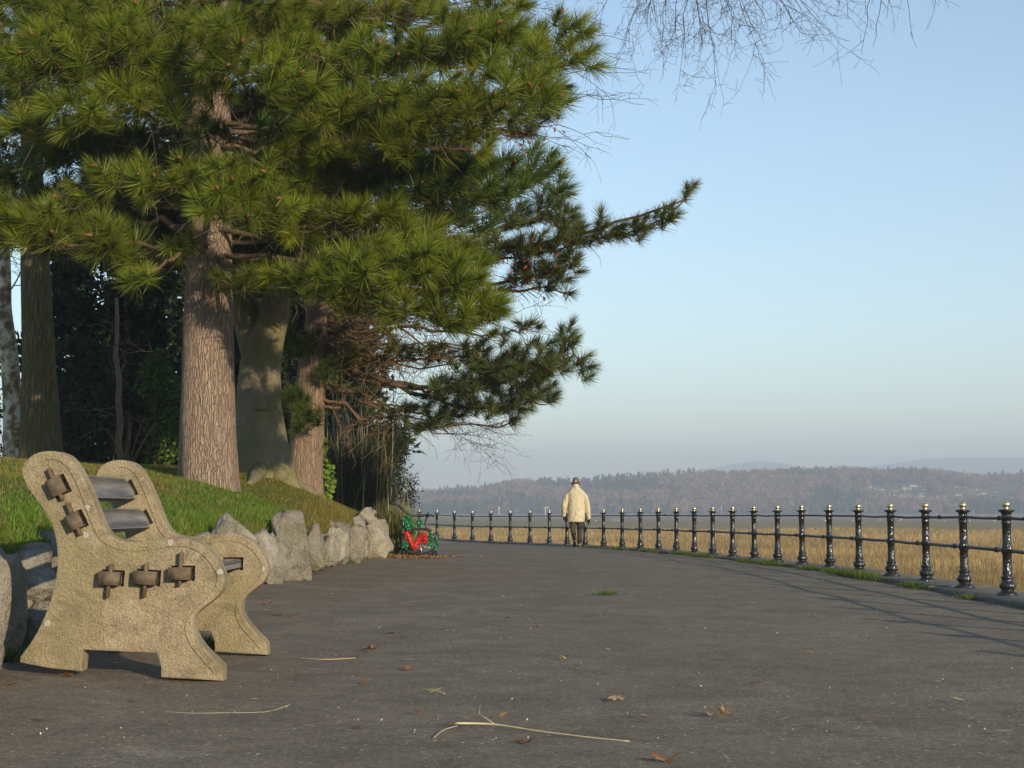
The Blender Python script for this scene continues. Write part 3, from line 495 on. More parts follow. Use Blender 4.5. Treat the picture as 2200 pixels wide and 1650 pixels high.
tuft_obj(455, 1392, 420, 0.10, 0.06, 'green weed tuft between the two concrete ends of the bench'); tuft_obj(25, 1432, 300, 0.10, 0.07, 'green weed tuft at the foot of the wall behind the bench'); tuft_obj(612, 1250, 300, 0.13, 0.07, 'grass tuft at the foot of the tallest pale boulder'); tuft_obj(737, 1215, 260, 0.10, 0.08, 'small grass tuft at the foot of the wall past the tallest boulder'); tuft_obj(800, 1200, 300, 0.14, 0.10, 'grass tuft by the last boulder before the trolley')
# ------------------------------------------------------------------ trees
def trunk_mesh(mb, pts, rad, sides=36, flare=0.0, flare_h=0.6, lump=0.05, seed=0, roots=5, step=0.12):
    P = np.array(pts, float); L = np.concatenate([[0], np.cumsum(np.linalg.norm(np.diff(P, axis=0), axis=1))]); n = max(8, int(L[-1] / step)); s = np.linspace(0, L[-1], n)
    Q = np.stack([np.interp(s, L, P[:, k]) for k in range(3)], -1); R = np.interp(s, L, rad); an = np.linspace(0, 2 * math.pi, sides, endpoint=False)
    fl = flare * np.exp(-s / flare_h); rr = R[:, None] * (1 + fl[:, None] * (0.55 + 0.45 * np.cos(roots * an + seed)[None]))
    pp = np.stack([np.broadcast_to(np.cos(an) * 2.2, (n, sides)), np.broadcast_to(np.sin(an) * 2.2, (n, sides)), np.broadcast_to((s * 0.9)[:, None], (n, sides))], -1)
    pf = np.stack([np.broadcast_to(np.cos(an) * 8, (n, sides)), np.broadcast_to(np.sin(an) * 8, (n, sides)), np.broadcast_to((s * 2.5)[:, None], (n, sides))], -1)
    rr = rr * (1 + lump * fbm(pp + seed * 5, 2, seed)) + lump * 0.25 * R[:, None] * vnoise(pf, seed + 3)
    V = Q[:, None] + np.stack([rr * np.cos(an), rr * np.sin(an), np.zeros_like(rr)], -1)
    i = np.arange(n - 1)[:, None] * sides; j = np.arange(sides)[None]; k = (j + 1) % sides
    mb.add(V.reshape(-1, 3), np.stack([i + j, i + k, i + sides + k, i + sides + j], -1).reshape(-1, 4))
def tufts(mb, P, D, L, nn, w, tint, shoot=0.55, droop=0.12):
    """needle tufts: P tip of shoot, D direction, L needle length"""
    N = len(P)
    if N == 0: return
    s = RNG.random((N, nn)) ** 0.8; ref = unit(np.cross(D, RNG.normal(size=(N, 3)))); b = np.cross(D, ref); az = RNG.uniform(0, 2 * math.pi, (N, nn))
    th = np.radians(10 + 78 * (1 - s) + RNG.normal(0, 8, (N, nn)))
    rad = np.cos(az)[..., None] * ref[:, None] + np.sin(az)[..., None] * b[:, None]; dirn = np.cos(th)[..., None] * D[:, None] + np.sin(th)[..., None] * rad; dirn[..., 2] -= droop; dirn = unit(dirn)
    base = P[:, None] - D[:, None] * ((1 - s) * shoot)[..., None] * L[:, None, None]; ln = L[:, None] * RNG.uniform(0.75, 1.08, (N, nn)); tip = base + dirn * ln[..., None]
    side = unit(np.cross(dirn, RNG.normal(size=(N, nn, 3)))) * (w / 2)
    tri = np.stack([base - side, base + side, tip], 2).reshape(-1, 3); c = tint[:, None] * RNG.uniform(0.75, 1.25, (N, nn, 1)); c = np.stack([c * 0.7, c * 0.7, c * 1.2], 2).reshape(-1, 3)  # shade painted into the tint: needle bases darkened, tips lightened
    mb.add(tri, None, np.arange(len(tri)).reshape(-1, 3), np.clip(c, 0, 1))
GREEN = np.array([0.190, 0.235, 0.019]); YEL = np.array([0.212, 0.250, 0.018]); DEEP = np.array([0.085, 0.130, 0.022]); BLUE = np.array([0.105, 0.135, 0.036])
def wob(a, b, n=6, amp=0.1, sag=0.0):
    a = np.array(a, float); b = np.array(b, float); t = np.linspace(0, 1, n)[:, None]; P = a + (b - a) * t; L = np.linalg.norm(b - a); P += np.sin(t * math.pi) * np.array([0, 0, sag * L]) + RNG.normal(0, amp * 0.12 * L, (n, 3)) * np.sin(t * math.pi); return P
cone_th = np.linspace(0, 1, 7); cone_prof = [(0.001 + 0.024 * math.sin(math.pi * min(1, 0.12 + t * 0.95)) ** 0.8 * (1.1 - 0.45 * t), t * 0.085) for t in cone_th]
cone_me = MB().lathe(cone_prof, 8).mesh('pine_cone', True); cone_me.materials.append(M['cone'])
def bough(tree, start, pads, Lnd, nn, w, tint, dens=1.0, r0=0.05, cones=0, tuftpx=45, name='branch', twigs=6, outw=None):
    """start: 3-vector on the trunk; pads: (px, py, rx, ry, Y[, tintmul]) from the trunk outwards"""
    wd = MB(); nd = MB(); prev = np.array(start, float); rr = r0
    for k, pd in enumerate(pads):
        px, py, rx, ry, Y_ = pd[:5]; ry *= 1.3; tm = np.array(pd[5]) if len(pd) > 5 else tint
        c = atv(px, py, Y_); sx = rx / F * Y_; sz = ry / F * Y_; sy = 0.75 * sx + 0.05
        end = c - np.array([0, 0, 0.15 * sz]); pth = wob(prev, end, 7, 0.25, -0.04); wd.tube(pth, np.linspace(rr, max(rr * 0.55, 0.012), 7), 6); rr = max(rr * 0.62, 0.012)
        n_ = max(2, int(dens * 6.5 * (rx * ry) / tuftpx ** 2)); nc = n_ * 8; d = unit(RNG.normal(size=(nc, 3))); d[:, 2] = np.abs(d[:, 2]) * 0.6 - 0.25 * RNG.random(nc) + 0.05; r = RNG.random(nc) ** 0.45
        P = c + d * r[:, None] * np.array([sx, sy, sz]) * 1.02; P[:, 2] += RNG.normal(0, 0.25 * sz, nc); keep = [0]   # keep the shoots apart from one another
        for q in range(1, nc):
            if len(keep) >= n_: break
            if np.min(np.sum((P[keep] - P[q]) ** 2, 1)) > (Lnd * 0.62) ** 2: keep.append(q)
        P = P[keep]; d = d[keep]; n_ = len(keep)
        out = unit(c - prev); D = unit(0.55 * d + 0.55 * out + np.array([0.05, -0.22, 0.42]) + RNG.normal(0, 0.33, (n_, 3)))
        tt = tm * RNG.uniform(0.7, 1.35, (n_, 1)) * np.where(RNG.random((n_, 1)) < 0.15, np.array([1.25, 1.15, 0.9]), 1.0)
        L = Lnd * RNG.uniform(0.75, 1.15, n_); tufts(nd, P, D, L, nn, w, tt)
        for q in range(n_):   # shoots that carry the tufts
            b0 = pth[RNG.integers(3, 7)]; e = P[q] - D[q] * L[q] * 0.6; mid = (b0 + e) / 2 + np.array([0, 0, -0.05]) + RNG.normal(0, 0.04, 3); wd.tube([b0, mid, e, P[q]], [0.010, 0.007, 0.006, 0.004], 3, False)
        for q in range(twigs):  # bare dead twigs inside the bough
            b0 = pth[RNG.integers(1, 6)]; e = b0 + unit(RNG.normal(size=3) + 0.4 * out) * RNG.uniform(0.3, 0.8) * min(1.0, sx / 0.45); wd.tube(wob(b0, e, 4, 0.5), [0.007, 0.006, 0.004, 0.002], 3, False)
        if cones and n_ > 3:
            for q in np.argsort(P[:, 1] + RNG.normal(0, 0.15, n_))[:cones]:
                o = link(cone_me, 'pine_cone', None, tree); o.location = tuple(P[q] + D[q] * 0.02 + np.array([0.02, -0.06, 0.01])); o.rotation_euler = Vector(D[q] + RNG.normal(0, 0.5, 3)).to_track_quat('Z', 'Y').to_euler(); s_ = random.uniform(0.7, 1.15); o.scale = (s_,) * 3
        if not outw: prev = end
    b = wd.build(name, M['branch'], tree); nd.build('needles', M['needle'], b, kind='stuff'); return b
# loc of children under a thing whose Empty sits away from the origin is handled by matrix_parent_inverse
A0 = atv(448, 1035, 20.0)
pineA = thing('pine_tree', 'large nearest pine with pinkish plated bark and long shaggy green boughs', 'tree', tuple(A0))
def Ax(py): return float(np.interp(py, [-2200, -900, 0, 300, 500, 600, 1035], [440, 450, 452, 452, 452, 449, 447]))
tb = MB(); trunk_mesh(tb, [at(Ax(p), p, 20.0) for p in (1062, 1000, 800, 600, 500, 300, 0, -500, -1300, -1900)], [0.375, 0.365, 0.335, 0.305, 0.285, 0.27, 0.245, 0.2, 0.12, 0.04], 40, 0.22, 0.4, 0.05, 3, 5, 0.08)
tb.build('trunk', M['pine_bark'], pineA, True)
def sA(py): return atv(Ax(py), py, 20.0)
NL, NN, NW = 0.29, 150, 0.0095
G_, YL_, D_ = GREEN, YEL, DEEP
BA = [  # (start y on trunk, tint, [(px,py,rx,ry,Y)...], cones)
 (60, G_, [(330, 150, 110, 80, 18.6), (230, 100, 120, 80, 18.2), (110, 110, 110, 90, 18.0)], 2),
 (200, G_, [(300, 225, 95, 45, 18.3), (170, 235, 95, 48, 18.0), (50, 260, 70, 60, 18.6)], 0),
 (120, G_, [(490, 120, 80, 75, 17.8), (620, 185, 85, 62, 17.5)], 2),
 (40, YL_ * .85, [(570, 45, 90, 45, 19.2), (700, 35, 100, 40, 19.4), (860, 25, 130, 38, 19.8)], 0),
 (190, G_, [(700, 120, 60, 30, 19.5), (860, 130, 95, 55, 18.8), (980, 95, 110, 65, 18.5), (1085, 95, 85, 62, 18.6), (1210, 110, 80, 72, 19.0)], 2),
 (260, G_, [(700, 260, 60, 45, 18.8), (800, 235, 95, 55, 18.3), (920, 230, 100, 55, 18.0), (1040, 225, 100, 60, 18.0), (1140, 190, 75, 65, 18.3)], 3),
 (300, YL_ * .8, [(640, 320, 60, 35, 18.7), (760, 290, 85, 42, 18.3), (890, 300, 95, 42, 18.1), (1010, 310, 75, 35, 18.3)], 0),
 (20, G_, [(1060, 20, 80, 40, 20.0), (1170, 200, 60, 55, 19.4)], 1),
 (330, D_, [(440, 275, 55, 25, 18.7), (590, 300, 50, 35, 18.8)], 0),
 (430, G_, [(390, 400, 100, 50, 18.3), (250, 385, 85, 42, 18.2), (170, 430, 60, 30, 18.4)], 2),
 (430, G_, [(540, 400, 95, 55, 17.8), (480, 455, 80, 38, 17.6), (600, 450, 45, 40, 17.9)], 2),
 (480, YL_ * .85, [(200, 520, 75, 45, 18.0), (70, 490, 90, 60, 17.7), (-60, 480, 80, 60, 17.7)], 1),
 (520, G_, [(385, 540, 40, 22, 18.2), (300, 592, 36, 28, 18.0), (262, 545, 34, 28, 18.1)], 0),
 (480, YL_, [(640, 490, 55, 45, 18.9), (740, 465, 75, 32, 18.7), (830, 470, 70, 32, 18.6), (890, 510, 90, 36, 18.5)], 0),
 (420, D_ * 1.2, [(780, 400, 80, 40, 19.3), (930, 420, 105, 55, 19.0), (1060, 400, 95, 55, 18.9), (1155, 370, 65, 48, 19.1)], 1),
 (560, G_, [(620, 600, 45, 34, 18.4), (710, 600, 85, 52, 17.9), (810, 575, 85, 62, 17.6), (930, 600, 95, 62, 17.4), (1020, 630, 62, 55, 17.4)], 0),
 (575, YL_ * .9, [(760, 640, 80, 40, 17.8), (900, 665, 85, 40, 17.5), (985, 685, 60, 28, 17.4), (1045, 665, 45, 40, 17.5)], 0),
 (545, YL_ * .8, [(950, 540, 80, 32, 17.8), (1000, 560, 60, 35, 17.7)], 0),
 (90, G_, [(430, 50, 60, 40, 18.6), (455, 195, 50, 35, 18.4)], 1),
 (-10, G_, [(250, 10, 120, 40, 18.6), (90, 10, 110, 45, 18.4), (-30, 120, 70, 90, 18.4)], 1),
 (250, D_, [(250, 300, 90, 40, 19.3), (120, 330, 90, 45, 19.2), (10, 380, 70, 45, 19.4)], 0),
 (60, G_, [(640, 100, 70, 40, 18.9), (760, 130, 70, 45, 18.9)], 0),
 (400, G_, [(700, 370, 60, 40, 19.2), (640, 400, 50, 40, 19.0)], 0),
 (330, D_ * 1.2, [(860, 370, 80, 40, 19.4), (1000, 370, 80, 40, 19.2)], 0),
 (240, D_, [(520, 230, 70, 60, 21.5), (560, 330, 70, 50, 21.5)], 0),
 (30, D_, [(470, -10, 90, 40, 19.0)], 0),
 (610, G_, [(470, 600, 28, 20, 18.9), (545, 600, 40, 26, 18.6)], 0),
]
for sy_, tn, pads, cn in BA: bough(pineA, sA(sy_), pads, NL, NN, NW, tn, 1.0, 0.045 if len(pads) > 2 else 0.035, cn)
# the deeper inside and the far side of the crown, and the crown above the picture (it shades the wood)
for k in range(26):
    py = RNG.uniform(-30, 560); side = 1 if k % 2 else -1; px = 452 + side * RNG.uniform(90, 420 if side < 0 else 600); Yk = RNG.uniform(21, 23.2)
    bough(pineA, sA(py + 40), [(452 + (px - 452) * 0.55, py + 15, 120, 50, (20 + Yk) / 2 + 0.3), (px, py, 130, 60, Yk)], NL, 80, 0.014, DEEP * 0.9, 0.55, 0.06, 0, twigs=10)  # needles tinted darker to stand for the shade inside the crown
for k in range(22):
    py = -80 - 62 * k; a = k * 2.4; R_ = float(np.interp(k, [0, 8, 21], [4.6, 4.0, 0.9])); p1 = sA(py) + np.array([math.cos(a) * R_ * 0.5, math.sin(a) * R_ * 0.5, 0.2]); p2 = sA(py) + np.array([math.cos(a) * R_, math.sin(a) * R_, 0.5])
    pads = [(1100 + p[0] / p[1] * F, 1097 - (p[2] - EYE) / p[1] * F * 0.985, 190 if k < 14 else 110, 90, float(p[1])) for p in (p1, p2)]
    bough(pineA, sA(py + 60), pads, 0.26, 55, 0.020, GREEN, 0.26, 0.06, 0, 48, twigs=3)
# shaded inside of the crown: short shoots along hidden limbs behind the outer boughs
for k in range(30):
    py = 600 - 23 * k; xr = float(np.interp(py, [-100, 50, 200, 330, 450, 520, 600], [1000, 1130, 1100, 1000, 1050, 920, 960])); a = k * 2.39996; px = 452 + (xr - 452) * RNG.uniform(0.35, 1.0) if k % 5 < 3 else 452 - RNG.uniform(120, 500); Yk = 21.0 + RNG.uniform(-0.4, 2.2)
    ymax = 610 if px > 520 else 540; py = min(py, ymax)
    bough(pineA, sA(py + 30), [(452 + (px - 452) * 0.5, py, 130, 52, 20 + (Yk - 20) * .5), (px, py - 10, 130, 52, Yk)], 0.27, 60, 0.016, DEEP * 0.8, 0.6, 0.04, 0, 45, twigs=8)  # inner shade is put into the needle colour by a dimmer green
# --- second pine, further along: trunk beyond the beech, long low branches over the path
B0 = atv(655, 1050, 25.0); pineB = thing('pine_tree', 'pine past the grey beech with long low branches reaching over the path', 'tree', tuple(B0))
def Bx(py): return float(np.interp(py, [-1500, 0, 400, 700, 900, 1050], [760, 740, 712, 684, 660, 652]))
tb = MB(); trunk_mesh(tb, [at(Bx(p), p, 25.0) for p in (1075, 1000, 850, 700, 400, 0, -500, -1200)], [0.30, 0.275, 0.255, 0.235, 0.2, 0.16, 0.11, 0.03], 32, 0.2, 0.35, 0.06, 8, 4, 0.1); tb.build('trunk', M['red_bark'], pineB, True)
def sB(py): return atv(Bx(py), py, 25.0)
LB, NB, WB = 0.23, 130, 0.0095
OL = BLUE * 1.25; OL2 = np.array([0.135, 0.150, 0.028])
BB = [
 (560, OL2, [(900, 560, 20, 8, 24.0), (1060, 545, 50, 30, 23.2), (1150, 540, 55, 38, 22.8), (1235, 515, 48, 32, 22.5), (1310, 500, 42, 26, 22.3), (1370, 490, 34, 24, 22.2), (1430, 465, 36, 22, 22.1), (1478, 415, 16, 26, 22.0)]),
 (560, OL, [(1100, 470, 60, 40, 23.8), (1190, 440, 48, 42, 23.6), (1215, 480, 36, 30, 23.5)]),
 (600, OL2, [(1000, 600, 20, 10, 23.6), (1130, 590, 45, 25, 23.0), (1200, 580, 50, 28, 22.8), (1225, 560, 34, 20, 22.7)]),
 (620, OL, [(1080, 620, 18, 10, 23.4), (1170, 615, 26, 12, 23.0), (1222, 630, 18, 7, 22.9)]),
 (745, OL2 * .8, [(780, 770, 40, 22, 24.4), (860, 760, 44, 22, 24.0), (940, 765, 44, 24, 23.8), (1020, 755, 44, 24, 23.5)]),
 (800, OL, [(800, 850, 30, 20, 24.6), (880, 880, 40, 22, 24.3), (960, 890, 46, 24, 24.0)]),
 (690, OL2, [(900, 700, 14, 6, 24.0), (1060, 715, 30, 12, 23.4), (1140, 700, 34, 13, 23.0)]),
 (755, OL, [(880, 832, 10, 5, 24.0), (960, 830, 40, 26, 23.6), (1040, 812, 66, 50, 23.3), (1120, 795, 66, 52, 23.0), (1185, 785, 46, 46, 22.9), (1222, 735, 26, 28, 22.8), (1258, 790, 22, 26, 22.8)]),
 (760, OL, [(930, 850, 30, 20, 24.2), (1010, 870, 56, 30, 23.8), (1090, 868, 62, 32, 23.5), (1160, 845, 46, 34, 23.2)]),
 (800, OL2, [(820, 880, 12, 6, 24.4), (930, 915, 46, 14, 24.0), (1100, 905, 24, 8, 23.6)]),
 (720, OL, [(650, 745, 40, 36, 24.3), (600, 700, 30, 30, 24.4)]), (850, DEEP, [(640, 865, 38, 34, 24.4)]), (890, DEEP, [(668, 905, 34, 22, 24.3), (640, 925, 22, 14, 24.3)]), (780, DEEP, [(705, 800, 30, 30, 24.5)]),
 (300, OL, [(850, 350, 60, 40, 25.4), (960, 350, 60, 40, 25.0)]), (420, OL, [(700, 500, 70, 50, 25.8), (560, 520, 60, 50, 26)]), (200, OL, [(1120, 280, 50, 30, 24.5), (1190, 245, 30, 14, 24.2)]),
]
for sy_, tn, pads in BB: bough(pineB, sB(sy_), pads, LB, NB, WB, tn, 1.6, 0.055 if len(pads) > 3 else 0.04, 0, 37, twigs=7)
for k in range(14):
    py = 420 - 95 * k; a = k * 2.4 + 1; R_ = float(np.interp(k, [0, 6, 13], [3.6, 3.2, 0.8])); p1 = sB(py) + np.array([math.cos(a) * R_ * 0.5, abs(math.sin(a)) * R_ * 0.5, 0.1]); p2 = sB(py) + np.array([math.cos(a) * R_, abs(math.sin(a)) * R_, 0.3]); p2[0] = min(p2[0], 0.2)
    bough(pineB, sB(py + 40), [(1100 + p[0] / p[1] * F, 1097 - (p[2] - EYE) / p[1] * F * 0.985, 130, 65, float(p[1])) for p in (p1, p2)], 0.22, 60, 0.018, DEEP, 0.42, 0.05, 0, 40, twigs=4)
def grow(mb, p, d, L, r, depth, gravity=0.0, spread=0.6, kids=3, wiggle=0.18, minr=0.002):
    n = 5; pts = [np.array(p, float)]; d = np.array(d, float)
    for i in range(n):
        d = unit(d + RNG.normal(0, wiggle, 3) + np.array([0, 0, gravity])); pts.append(pts[-1] + d * L / n)
    mb.tube(pts, np.linspace(r, max(r * 0.55, minr), n + 1), 6 if r > 0.02 else 3, False)
    if depth > 0:
        for k in range(kids):
            j = RNG.integers(1, n + 1); dd = unit(pts[j] - pts[j - 1] + RNG.normal(0, spread, 3)); grow(mb, pts[j], dd, L * RNG.uniform(0.5, 0.8), max(r * 0.55, minr), depth - 1, gravity, spread, kids, wiggle, minr)
        grow(mb, pts[-1], unit(pts[-1] - pts[-2]), L * 0.7, max(r * 0.55, minr), depth - 1, gravity, spread, kids, wiggle, minr)
    return pts
# dead lower branches of the second pine
dm = MB()
for sy_, ex, ey, ez in ((690, 900, 700, 23.8), (700, 1000, 745, 23.4), (720, 960, 770, 23.6), (730, 880, 790, 23.8), (705, 1040, 735, 23.6), (740, 840, 770, 24.2), (690, 820, 690, 24.3), (815, 930, 870, 24.2), (850, 950, 905, 24.2), (860, 860, 900, 24.5), (750, 1010, 780, 24), (700, 760, 720, 24.6), (670, 880, 680, 24.4), (710, 930, 735, 24.4)):
    a = sB(sy_); b = atv(ex, ey, ez); P = wob(a, b, 8, 0.3, -0.05); dm.tube(P, np.linspace(0.032, 0.008, 8), 5, False)
    for k in range(10):
        j = RNG.integers(2, 8); grow(dm, P[j], unit(b - a + RNG.normal(0, 1.6, 3)), RNG.uniform(0.25, 0.6), 0.009, 2, -0.03, 0.7, 2, 0.25, 0.003)
dm.build('dead_branches', M['deadtwig'], pineB, label='tangle of bare dead brown lower branches')
P = wob(sB(755), atv(935, 832, 23.8), 9, 0.12, -0.05); MB().tube(P, np.linspace(0.062, 0.03, 9), 10).build('branch', M['branch'], pineB, True)
P = wob(sA(540), atv(620, 585, 18.6), 8, 0.12, -0.06); MB().tube(P, np.linspace(0.06, 0.042, 8), 10).build('branch', M['branch'], pineA, True)
P = wob(atv(1090, 540, 23.2), atv(1470, 430, 22.0), 9, 0.05, -0.02); MB().tube(P, np.linspace(0.04, 0.012, 9), 8).build('branch', M['branch'], pineB, True)
# --- beech between the two pines
Cb = atv(575, 1015, 22.6); beech = thing('beech_tree', 'smooth grey-green forked trunk with flaring roots between the two pines', 'tree', tuple(Cb))
tb = MB(); trunk_mesh(tb, [at(x, y, 22.6) for x, y in ((566, 1050), (562, 960), (555, 860), (557, 780), (568, 730), (588, 680), (597, 620), (603, 540), (605, 420), (600, 250), (610, 60), (640, -200), (700, -500))], [0.37, 0.345, 0.31, 0.295, 0.275, 0.225, 0.19, 0.17, 0.16, 0.14, 0.13, 0.11, 0.06], 40, 0.45, 0.45, 0.09, 1, 4, 0.07); tb.build('trunk', M['beech_bark'], beech, True)
for pts, rad in (([(560, 880), (548, 770), (532, 690), (515, 600), (500, 480), (470, 300), (440, 0), (400, -400)], [0.12, 0.20, 0.215, 0.19, 0.17, 0.15, 0.12, 0.06]),):
    b = MB(); trunk_mesh(b, [at(x, y, 22.6 + 0.002 * (740 - y)) for x, y in pts], rad, 22, 0, 1, 0.05, 4, 3, 0.15); b.build('limb', M['beech_bark'], beech, True)
# roots running down the bank
for pts in ([(600, 985), (625, 1020), (645, 1045)], [(590, 1000), (640, 1060), (705, 1085), (725, 1110)], [(560, 990), (545, 1040), (535, 1075)]):
    q = []
    for k, (x, y) in enumerate(pts):
        Yr = 22.3 + (0.5 * k if x > 600 else -0.5 * k); p = atv(x, y, Yr); p[2] = float(bankz(p[0], p[1])) + (0.10 if k == 0 else 0.0); q.append(p)
    MB().tube(spline(q, 5), np.linspace(0.13, 0.035, 5 * (len(q) - 1) + 1), 9).build('root', M['beech_bark'], beech, True)
# limbs that arch over the path above the picture and hang into it
tw = MB()
def limb(pts, rad): 
    Q = spline([atv(*p) for p in pts], 6); tw.tube(Q, np.linspace(rad[0], rad[1], len(Q)), 8, False); return Q
l1 = limb([(640, -150, 22.2), (900, -330, 21.5), (1200, -300, 21), (1420, -190, 20.5), (1560, -110, 20.2)], (0.10, 0.025)); l2 = limb([(1200, -300, 21), (1500, -330, 21), (1800, -240, 20.8), (1930, -120, 20.6)], (0.05, 0.015))
def hang(x0, y0, x1, y1, Y0, kids=4, r=0.010, lev=2, ksz=(0.14, 0.5)):
    a = atv(x0, y0, Y0); b = atv(x1, y1, Y0 + RNG.uniform(-0.4, 0.4)); P = wob(a, b, 9, 0.13, RNG.uniform(-0.05, 0.10)); tw.tube(P, np.linspace(r, 0.0028, 9), 4, False)
    for k in range(kids): j = RNG.integers(2, 9); grow(tw, P[j], unit(unit(b - a) + RNG.normal(0, 0.55, 3)), RNG.uniform(*ksz), 0.0042, lev, -0.02, 0.40, 2, 0.13, 0.0022)
for x0, x1, y1 in ((1380, 1290, 40), (1400, 1345, 85), (1420, 1390, 60), (1440, 1420, 110), (1470, 1450, 60), (1480, 1510, 100), (1490, 1535, 158), (1500, 1462, 150), (1510, 1580, 70), (1520, 1640, 128), (1540, 1650, 60), (1550, 1720, 70), (1560, 1700, 40), (1570, 1790, 75), (1590, 1760, 20), (1450, 1380, 20), (1530, 1610, 40), (1500, 1560, 40), (1470, 1500, 30), (1600, 1740, 45)):
    hang(x0, -140, x1, y1, 20.4, 7)
for x0, x1, y1 in ((1900, 1850, 118), (1915, 1875, 100), (1930, 1960, 82), (1925, 1905, 40), (1950, 2020, 6), (1830, 1800, 28), (1815, 1822, 42), (1850, 1860, 15)): hang(x0, -120, x1, y1, 20.6, 3, 0.007, 1, (0.1, 0.3))
for pts in ([(1180, 20), (1290, 55)], [(1200, 60), (1360, 90)], [(1220, 130), (1370, 150)], [(1200, 160), (1395, 158)], [(1190, 200), (1385, 225)], [(1180, 215), (1330, 205)], [(1150, 270), (1350, 300)], [(1150, 290), (1285, 320)], [(1160, 250), (1270, 340)], [(1080, 290), (1250, 330)], [(1060, 300), (1200, 300)], [(1080, 310), (1190, 260)], [(1250, 100), (1330, 130)], [(1230, 150), (1310, 210)], [(1060, 590), (1160, 660)], [(1030, 690), (1180, 720)], [(1030, 700), (1160, 650)], [(1000, 720), (1150, 740)]):
    hang(*pts[0], *pts[1], 22.0, 4, 0.0055, 1, (0.1, 0.35))
for pts in ([(930, 905), (1080, 935)], [(930, 930), (1060, 945)], [(900, 915), (1010, 950)], [(640, 10), (800, 60)], [(340, 10), (390, 60)], [(1040, -20), (1180, 20)], [(900, 60), (760, 90)]): hang(*pts[0], *pts[1], 24.0, 9, 0.009, 2, (0.15, 0.5))
tw.build('twigs', M['twig'], beech, kind='stuff')
lm_ = MB()   # a few leaves still hanging on
for k in range(70):
    px = RNG.choice([RNG.normal(1160, 35), RNG.normal(1120, 30)]); py = RNG.normal(300, 30) if RNG.random() < 0.55 else RNG.normal(570, 30); p = atv(px, py, 22.0 + RNG.normal(0, 0.3)); s_ = 0.05 * unit(RNG.normal(size=(2, 3))); lm_.add(np.stack([p - s_[0], p + s_[1] * 0.5, p + s_[0], p - s_[1] * 0.5]), [[0, 1, 2, 3]], None, np.array([0.22, 0.075, 0.03]) * RNG.uniform(0.6, 1.3))
lm_.build('withered_leaves', M['dead'], beech, kind='stuff')
# --- left-hand trunks
def simple_tree(name, label, base, pts, rad, mat, flare=0.25, roots=5, seed=1):
    o = thing(name, label, 'tree', tuple(base)); b = MB(); trunk_mesh(b, pts, rad, 30, flare, 0.5, 0.06, seed, roots, 0.1); b.build('trunk', mat, o, True); return o
pineC = simple_tree('pine_tree', 'mossy brown trunk at the left edge beside the white birch', at(90, 985, 26), [at(x, y, 26.0) for x, y in ((92, 1010), (90, 960), (84, 800), (78, 600), (70, 430), (66, 200), (62, -100), (60, -700))], [0.36, 0.33, 0.285, 0.25, 0.19, 0.17, 0.14, 0.04], M['moss_bark'], 0.2, 5, 12)
for k, (sx_, sy_, pads) in enumerate(((70, 380, [(130, 330, 90, 50, 25.2), (200, 320, 60, 40, 24.8)]), (68, 330, [(10, 330, 70, 45, 25.5)]), (66, 260, [(-20, 200, 90, 60, 25.6)]), (64, 60, [(150, 20, 110, 50, 25)]), (62, -60, [(-60, -60, 160, 80, 25)]), (62, -180, [(180, -140, 160, 80, 25)]), (60, -320, [(0, -260, 180, 90, 25.4)]), (60, -450, [(120, -420, 160, 90, 25.4)]), (75, 480, [(150, 430, 60, 30, 25.6)]))):
    bough(pineC, atv(sx_, sy_, 26.0), pads, 0.2, 90, 0.011, DEEP, 0.8, 0.05, 0, 38)
birch = simple_tree('birch_tree', 'slim birch with peeling white bark at the far left', at(25, 985, 26.6), [at(x, y, 26.6) for x, y in ((30, 1000), (30, 940), (26, 850), (20, 760), (8, 660), (12, 560), (2, 420), (-20, 200), (-30, -100))], [0.20, 0.175, 0.155, 0.15, 0.135, 0.09, 0.08, 0.06, 0.02], M['birch'], 0.2, 4, 15)
b = MB(); 
for k in range(16): grow(b, atv(8 + RNG.normal(0, 6), 640 - 32 * k, 26.6), unit(RNG.normal(size=3) + np.array([0, 0, 0.7])), RNG.uniform(0.5, 1.1), 0.02, 3, 0.05, 0.5, 3, 0.2, 0.004)
b.build('twigs', M['twig'], birch, kind='stuff')
# --- evergreens and shrubs behind
def leaf_cloud(mb, C_, R, n, size, tint, aspect=0.5, shell=0.55, seed=0):
    d = unit(RNG.normal(size=(n, 3))); r = shell + (1 - shell) * RNG.random(n) ** 0.7; r = r * (1 + 0.35 * fbm(d * 2.2 + seed, 3, seed)); P = np.array(C_) + d * r[:, None] * np.array(R)
    a = unit(d * 0.6 + RNG.normal(0, 0.7, (n, 3))); s_ = unit(np.cross(a, RNG.normal(size=(n, 3)))); L = size * RNG.uniform(0.6, 1.3, n)[:, None]; V = np.stack([P, P + a * L * 0.5 + s_ * L * aspect / 2, P + a * L, P + a * L * 0.5 - s_ * L * aspect / 2], 1)
    c = np.repeat(np.array(tint)[None] * RNG.uniform(0.55, 1.5, (n, 1)), 4, 0); mb.add(V.reshape(-1, 3), np.arange(4 * n).reshape(-1, 4), None, np.clip(c, 0, 1))
